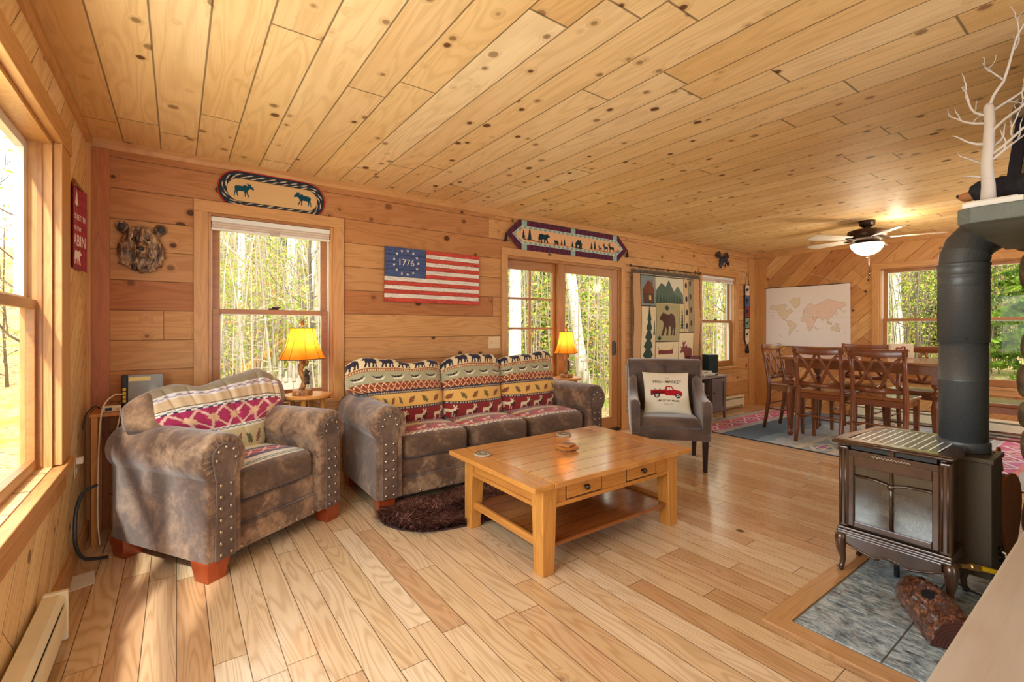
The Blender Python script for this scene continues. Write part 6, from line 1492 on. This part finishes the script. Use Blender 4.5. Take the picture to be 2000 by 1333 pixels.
# ------------------------------------------------------------------ corner behind the armchair
M_cab = plain('cable_white', (226, 216, 200), .5, var=.03)
cs = thing('corner_stand', 'small wooden stand in the corner behind the armchair', 'side table', (.16, 3.72, 0)); part('top', MB().box(-.12, -.12, .745, .24, .12, .765), M_end, cs, bevel=.003)
for x_ in (-.10, .22):
    for y_ in (-.10, .10): part('leg', MB().taper(x_, y_, 0, .745, .024, .024, .03, .03), M_end, cs)
ro = thing('modem_router', 'upright grey modem with black spine on the stand behind the armchair', 'router', (.275, 3.78, .766), R(-6))
part('case', MB().box(-.075, -.018, .0, .105, .018, .205), plain('router_grey', (140, 140, 134), .4, var=.05), ro, bevel=.004); part('spine', MB().box(-.105, -.022, .0, -.075, .022, .205), M_blk, ro, bevel=.004)
part('sticker', MB().box(-.07, -.0195, .165, .04, -.0182, .192), plain('sticker_yellow', (226, 206, 130), .5), ro)
for k in range(4): part('ethernet_port', MB().box(-.098, -.025, .035 + k * .024, -.082, -.0215, .052 + k * .024), M_yel, ro)
ps = thing('power_adapter', 'white plug adapter lying on the edge of the corner stand', 'adapter', (.13, 3.66, .766), R(10)); part('body', MB().box(-.045, -.025, 0, .045, .025, .035), M_cab, ps, bevel=.006); part('socket', MB().box(-.03, -.027, .008, .0, -.0245, .027), M_blk, ps, bevel=.001)
tag(part('ethernet_cable', MB().tube(spl([(.18, 3.70, .86), (.14, 3.66, .86), (.10, 3.585, .80), (.085, 3.565, .60), (.08, 3.56, .2), (.09, 3.55, .02)]), .004, 6), M_cab, smooth=True), 'white network cable drooping from the modem behind the armchair', 'cable')
tag(part('power_cable', MB().tube(spl([(.16, 3.63, .785), (.18, 3.575, .77), (.16, 3.56, .60), (.15, 3.56, .1), (.14, 3.55, .02)]), .004, 6), M_cab, smooth=True), 'white power lead beside the network cable in the corner', 'cable')
tag(part('black_cable', MB().tube(spl([(.08, 3.655, .79), (.06, 3.60, .81), (.03, 3.55, .77), (.022, 3.50, .70)]), .004, 6), M_blk, smooth=True), 'thin black cable arching to the left wall behind the armchair', 'cable')
tag(part('coax_coil', MB().tube(spl([(.10, 3.34, .42), (.05, 3.30, .40), (.030, 3.25, .33), (.028, 3.22, .24), (.032, 3.22, .15), (.055, 3.26, .07), (.10, 3.32, .03), (.14, 3.36, .012)]), .009, 8), plain('coax_black', (44, 48, 56), .35), smooth=True), 'thick black cable bowed against the left wall beside the armchair', 'cable')
t = thing('wall_outlet', 'pale outlet low on the left wall behind the armchair with plugs in it', 'outlet', (0.001, 3.42, .52), R(90)); part('plate', MB().box(-.036, -.006, -.06, .036, 0, .06), M_plate, t, bevel=.003); part('plug', MB().box(-.018, -.035, .01, .018, -.006, .045), M_cab, t, bevel=.004); part('socket', MB().box(-.014, -.010, -.04, .014, -.006, -.012), M_cab, t, bevel=.002)
tag(part('paper_sheet', MB().prism([(.03, 3.05), (.12, 3.08), (.10, 3.24), (.02, 3.22)], .0, .002, 'xy'), M_white), 'white paper scrap on the floor between armchair and left wall', 'paper')
# ------------------------------------------------------------------ outdoors: spring woods round the house
def forest_floor():
    m = Mat('forest_floor'); x, y, z = m.pos(); p = m.comb(x, y, z); n = m.noise(p, .9, 4, .6); n2 = m.noise(p, 14, 4, .7)
    c = m.ramp(n2, [(.3, lin((120, 92, 58))), (.5, lin((196, 166, 112))), (.7, lin((232, 212, 164)))])
    c = m.mix(n.sm(.48, .66), c, m.mix(n2, lin((120, 142, 50)), lin((196, 206, 96)))); m.bump(n2, .8, .05); return m.fin(c, .95, spec=.05)
M_ff = forest_floor()
def gz(x, y):
    d = max(0, y - 3.9, x - 8.3, -x - .2); return -.45 + .012 * max(0, d - 2) ** 1.75 + .10 * math.sin(x * .7) * math.sin(y * .6) * min(1, d / 4)
nx, ny = 130, 110; xs = np.linspace(-26, 44, nx); ys = np.linspace(-16, 44, ny)
P = np.array([[(x, y, gz(x, y)) for x in xs] for y in ys]); part('ground', grid_mesh('ground', P), M_ff, kind='structure')
M_bk = [birch_mat('pale_bark', (150, 136, 116)), birch_mat('grey_bark', (96, 84, 68)), birch_mat('white_bark', (214, 206, 194))]
def leafm(name, a, b):
    m = Mat(name); x, y, z = m.obj(); n = m.noise(m.comb(x, y, z), 3.0, 3, .7); d = m.new('ShaderNodeBsdfDiffuse'); t_ = m.new('ShaderNodeBsdfTranslucent'); mx = m.new('ShaderNodeMixShader'); mx.inputs[0].default_value = .45
    c = m.mix(n.sm(.35, .65), lin(a), lin(b)); m.put(d.inputs[0], c); m.put(t_.inputs[0], c); m.t.links.new(d.outputs[0], mx.inputs[1]); m.t.links.new(t_.outputs[0], mx.inputs[2]); m.t.links.new(mx.outputs[0], m.out.inputs[0]); return m.mat
M_lf = leafm('young_leaves', (132, 164, 44), (204, 206, 92)); M_nd = leafm('evergreen_needles', (66, 96, 34), (134, 160, 60)); M_dry = leafm('dry_leaves', (190, 140, 80), (226, 196, 140))
def rquads(cs, size, rs):
    n = len(cs); cs = np.asarray(cs); u = rs.randn(n, 3); u /= np.linalg.norm(u, axis=1)[:, None]; w = np.cross(u, rs.randn(n, 3)); w /= np.linalg.norm(w, axis=1)[:, None]
    s = size * (.6 + .8 * rs.rand(n))[:, None]; V_ = np.stack([cs - u * s, cs + w * s * .5, cs + u * s, cs - w * s * .5], 1).reshape(-1, 3)
    me = bpy.data.meshes.new('foliage'); me.vertices.add(4 * n); me.vertices.foreach_set('co', V_.ravel().astype(np.float32)); me.loops.add(4 * n); me.loops.foreach_set('vertex_index', np.arange(4 * n, dtype=np.int32))
    me.polygons.add(n); me.polygons.foreach_set('loop_start', np.arange(0, 4 * n, 4, dtype=np.int32)); me.polygons.foreach_set('loop_total', np.full(n, 4, np.int32)); me.update(calc_edges=True); return me
def bare_tree(name, label, seed, h, r, bark, leafmat, nleaf, group, spread=1.0, low=.25):
    rs = random.Random(seed); nr_ = np.random.RandomState(seed); t = thing(name, label, 'tree', (0, 0, 0), 0, group)
    tk = MB(); n = 9; x = y = 0; tp = []
    for k in range(n + 1):
        tp.append((x, y, h * k / n)); x += rs.uniform(-.05, .05) * h / 9; y += rs.uniform(-.05, .05) * h / 9
    tk.tube(tp, [r * (1 - .8 * k / n) * (1.25 if k == 0 else 1) for k in range(n + 1)], 8); tips = []
    def br(p, d, L, rr, dep):
        pts = [p]; m_ = 4
        for k in range(m_):
            d = (d + Vector((rs.uniform(-.3, .3), rs.uniform(-.3, .3), rs.uniform(-.08, .28)))).normalized(); pts.append(pts[-1] + d * L / m_)
        tk.tube(pts, [rr * (1 - .8 * k / m_) for k in range(m_ + 1)], 4, cap=False); tips.extend(pts[2:])
        if dep < 2:
            for q in (1, 2, 3, 4)[dep:]:
                if rs.random() < .85: br(pts[q], (d + Vector((rs.uniform(-1, 1), rs.uniform(-1, 1), rs.uniform(-.3, .6)))).normalized(), L * rs.uniform(.4, .6), rr * .55, dep + 1)
    for k in range(17):
        f_ = low + (1 - low) * k / 17; i = min(int(f_ * n), n - 1); q = f_ * n - i; p = Vector(tp[i]).lerp(Vector(tp[i + 1]), q); a = k * 2.4 + rs.random()
        br(p, Vector((math.cos(a), math.sin(a), .45)).normalized(), h * .20 * spread * (1.15 - f_ * .6), r * .30 * (1.2 - f_), 0)
    part('trunk', tk, bark, t, smooth=True, fixn=False)
    if nleaf:
        idx = nr_.randint(0, len(tips), nleaf); cs = np.array([tuple(tips[i]) for i in idx]) + nr_.randn(nleaf, 3) * .16; part('foliage', rquads(cs, .032, nr_), leafmat, t, kind='stuff')
    return t
def evergreen(name, label, seed, h, group):
    rs = random.Random(seed); nr_ = np.random.RandomState(seed); t = thing(name, label, 'tree', (0, 0, 0), 0, group); tk = MB().tube([(0, 0, 0), (.03, 0, h * .5), (0, 0, h)], [h * .016, h * .011, .01], 8); cs = []
    for k in range(80):
        f_ = .04 + .94 * k / 80; z = f_ * h; L = h * .22 * (1 - f_) ** .8 + .12; a = k * 2.4 + rs.random()
        d = Vector((math.cos(a), math.sin(a), rs.uniform(-.25, .1))); p0 = Vector((0, 0, z)); p1 = p0 + d * L; p1.z -= L * .12; tk.tube([p0, (p0 + p1) / 2 + Vector((0, 0, .03)), p1], [.012, .008, .003], 3, cap=False)
        for q in range(int(26 + 50 * (1 - f_))):
            s = rs.uniform(.15, 1.0); c = p0.lerp(p1, s); w = .24 * L * (1.1 - s * .6); cs.append((c.x - d.y * rs.uniform(-w, w) + rs.uniform(-.03, .03), c.y + d.x * rs.uniform(-w, w), c.z + rs.uniform(-.07, .03)))
    part('trunk', tk, M_bk[1], t, smooth=True, fixn=False); part('needles', rquads(cs, .075, nr_), M_nd, t, kind='stuff'); return t
G = 'trees in the woods outside'
L0 = ['tall pale-barked bare tree in the woods outside the windows', 'slender grey bare tree with fresh yellow-green buds outside the windows', 'thin young tree with dry tan leaves outside the windows', 'dark green evergreen tree in the woods outside the windows']
protos = [bare_tree('bare_tree', L0[0], 1, 9.5, .12, M_bk[0], M_lf, 500, G), bare_tree('bare_tree', L0[0], 2, 11, .14, M_bk[2], M_lf, 350, G, .8, .3), bare_tree('budding_tree', L0[1], 3, 8, .07, M_bk[1], M_lf, 2400, G + ' with buds', 1.1, .15),
          bare_tree('budding_tree', L0[1], 4, 7, .06, M_bk[0], M_lf, 2800, G + ' with buds', 1.1, .12), bare_tree('young_tree', L0[2], 5, 4.5, .035, M_bk[1], M_dry, 1200, G + ' with dry leaves', 1.3, .08), evergreen('evergreen_tree', L0[3], 6, 7.5, G + ', evergreen'), evergreen('evergreen_tree', L0[3], 7, 4.5, G + ', evergreen')]
grp = [G, G, G + ' with buds', G + ' with buds', G + ' with dry leaves', G + ', evergreen', G + ', evergreen']; lab = [L0[0], L0[0], L0[1], L0[1], L0[2], L0[3], L0[3]]
used_p = [False] * 7; rs = random.Random(21)
def put(i, x, y, s=1.0, lean=(0, 0), label=None, rz=None):
    if x < 10.0 and y < 7.4: y = 7.4 + rs.random() * .6
    if 10.0 <= x < 12.0 and y < 7.4: x = 12.0 + rs.random() * .6
    rz = rs.uniform(0, 6.28) if rz is None else rz; z = gz(x, y) - .05
    if not used_p[i]:
        o = protos[i]; used_p[i] = True
    else: o = dup(protos[i], (x, y, z), 0)
    o.location = (x, y, z); o.rotation_euler = (lean[0], lean[1], rz); o.scale = (s, s, s); o['label'] = label or lab[i]; o['group'] = grp[i]
    if label and 'group' in o: del o['group']
    return o
F_ = (.5854, .8107); R_ = (.8107, -.5854)
def at(px, dep):
    l = (px - 1000) / 906.0; return (.45 + dep * (F_[0] + l * R_[0]), dep * (F_[1] + l * R_[1]))
put(1, *at(472, 11), .8, label='white-barked tree standing in the left of the sofa-side window view')
put(1, *at(580, 13), .9, (R(2), 0), 'white trunk at the centre right of the left window view')
put(0, *at(606, 12.5), .9, (R(-2), 0), 'grey-white trunk at the right edge of the left window view')
put(1, *at(1147, 10.5), 1.05, (R(-4), R(-9)), 'leaning white birch trunk seen through the sliding door', rz=0.4)
put(0, *at(1168, 15), 1.0); put(1, *at(1132, 17), 1.0); put(1, *at(1385, 11.5), 1.0, (0, R(6)), 'white trunk in the window behind the grey cabinet', rz=1.0); put(1, *at(1400, 15), 1.1)
put(1, *at(1748, 13.5), 1.1, label='pale trunk at the left edge of the wide dining window view')
WN = ('left window', 'sliding door', 'cabinet window', 'wide dining window')
cones = ((400, 650, 8.5, 26, 34), (985, 1190, 8, 28, 30), (1360, 1425, 9.5, 26, 12), (1725, 2010, 11.5, 28, 34))
wts = [0, 0, 0, 1, 1, 2, 2, 2, 3, 3, 4, 4, 4, 4]; wts_g = [0, 2, 3, 4, 5, 5, 6, 6, 6, 2]
for ci, (a, b, d0, d1, n) in enumerate(cones):
    for k in range(n):
        f_ = (k + rs.random()) / n; dd = d0 + (d1 - d0) * f_ ** .8; pool = wts_g if ci == 3 else (wts + ([5, 5, 6, 6, 6, 5] if dd > 13 else [6, 6] if ci == 0 and dd > 8.5 else []))
        i_ = rs.choice(pool); o_ = put(i_, *at(rs.uniform(a - 25, b + 25), dd), rs.uniform(.7, 1.15)); o_['label'] = lab[i_].replace(' windows', '').replace('in the woods outside the', 'in the woods outside the').replace('outside the', 'outside the ' + WN[ci]); o_['group'] = grp[i_] + ' ' + WN[ci]
for k in range(8): put(rs.choice(wts), -1.2 - rs.random() * 5, 7 + rs.random() * 9, rs.uniform(.7, 1.1))
# brush, twigs and leaf haze filling the depth of the woods
def thicket(name, label, a, b, d0, d1, nst, nlf, mats, lo=.2, hi=7.0, seed=0):
    nr_ = np.random.RandomState(seed); rs_ = random.Random(seed); mb = MB()
    for k in range(nst):
        x, y = at(rs_.uniform(a, b), rs_.uniform(d0, d1)); z = gz(x, y); h = rs_.uniform(1.0, 7.5); r = rs_.uniform(.004, .018); lx_, ly_ = rs_.uniform(-.12, .12) * h, rs_.uniform(-.12, .12) * h
        mb.tube([(x, y, z), (x + lx_ * .4, y + ly_ * .4, z + h * .5), (x + lx_, y + ly_, z + h)], [r, r * .7, r * .2], 3, cap=False)
        for q in range(3):
            t_ = rs_.uniform(.3, .9); px_, py_, pz_ = x + lx_ * t_, y + ly_ * t_, z + h * t_; an = rs_.uniform(0, 6.28); l_ = rs_.uniform(.3, 1.2)
            mb.tube([(px_, py_, pz_), (px_ + math.cos(an) * l_, py_ + math.sin(an) * l_, pz_ + l_ * rs_.uniform(-.1, .7))], [r * .45, r * .15], 3, cap=False)
    tag(part(name, mb, mats[0], fixn=False, kind='stuff'), label + ' twigs', 'undergrowth')
    cs = []
    for k in range(nlf):
        dd = rs_.uniform(d0 + 1, d1 + 8); x, y = at(rs_.uniform(a, b), dd); cs.append((x, y, gz(x, y) + rs_.uniform(lo, hi) * (dd / d1)))
    cs = np.array(cs); cs += nr_.randn(*cs.shape) * .3
    k_ = nr_.rand(len(cs)); 
    for j, (mm, nm) in enumerate(((mats[1], 'leaf_haze'), (mats[2], 'dry_leaf_haze'))):
        sel = cs[(k_ < .62) if j == 0 else (k_ >= .62)]; tag(part(nm, rquads(sel, .042, nr_), mm, kind='stuff'), label + (' green leaves' if j == 0 else ' dry leaves'), 'leaves')
thicket('brush_thicket', 'woodland brush outside the left window', 370, 680, 8, 27, 900, 90000, (M_bk[0], M_lf, M_dry), seed=1)
thicket('brush_thicket', 'woodland brush outside the sliding door', 950, 1230, 9, 28, 800, 70000, (M_bk[0], M_lf, M_dry), seed=2)
thicket('brush_thicket', 'woodland brush outside the window behind the cabinet', 1345, 1440, 11, 28, 300, 26000, (M_bk[0], M_lf, M_dry), seed=3)
thicket('brush_thicket', 'woodland brush outside the wide dining window', 1700, 2040, 12, 28, 900, 100000, (M_bk[1], M_lf, M_dry), seed=4)
# fallen log and stump
a = at(470, 9.2); b = at(560, 10.2); fb = thing('fallen_log', 'orange-brown fallen log lying across the brush outside the left window', 'log', (a[0], a[1], gz(*a)))
part('log', MB().tube([(0, 0, .62), ((b[0] - a[0]) * .5, (b[1] - a[1]) * .5, .95), (b[0] - a[0], b[1] - a[1], 1.25)], [.10, .085, .07], 12), plain('rotting_wood', (200, 140, 74), .8, var=.25, bump=.6, scale=8), fb, smooth=True)
part('broken_branch', MB().tube([((b[0] - a[0]) * .6, (b[1] - a[1]) * .6, .98), ((b[0] - a[0]) * .7, (b[1] - a[1]) * .7 - .2, 1.6)], [.03, .01], 6), M_bk[0], fb, smooth=True)
part('propping_stump', MB().tube([(.0, 0, -.1), (0.02, 0, .56)], [.15, .12], 10), M_bk[1], fb, smooth=True)
a = at(566, 8.2); sp_ = thing('tree_stump', 'splintered pale tree stump behind the lamp outside the left window', 'stump', (a[0], a[1], gz(*a) - .02))
part('stump', MB().tube([(0, 0, 0), (0, 0, .35), (0.03, 0, .85)], [.26, .20, .19], 14), M_bk[0], sp_, smooth=True)
for k in range(9): part('splinter', MB().tube([(.17 * math.cos(k * .7), .17 * math.sin(k * .7), .80), (.17 * math.cos(k * .7), .17 * math.sin(k * .7), .98 + .13 * (k % 3))], [.045, .012], 5), M_bk[0], sp_)
# rustic twig seat outside the door
tw = thing('twig_bench', 'rustic stick bench with crossed legs outside the sliding door', 'bench', (4.72, 4.72, -.44), R(20))
M_twig = plain('twig_bark', (112, 84, 52), .8, var=.2)
for x_ in (-.22, .22):
    part('crossed_leg', MB().tube([(x_ - .12, -.12, 0), (x_ + .10, -.12, .62)], .018, 7), M_twig, tw, smooth=True); part('crossed_leg', MB().tube([(x_ + .12, .12, 0), (x_ - .10, .12, .62)], .018, 7), M_twig, tw, smooth=True)
for y_ in (-.14, -.05, .05, .14): part('seat_stick', MB().tube([(-.40, y_, .62), (.40, y_, .62)], .018, 7), M_twig, tw, smooth=True)
for z_ in (.30, .45): part('rung', MB().tube([(-.3, -.14, z_), (.3, -.14, z_)], .012, 6), M_twig, tw, smooth=True)
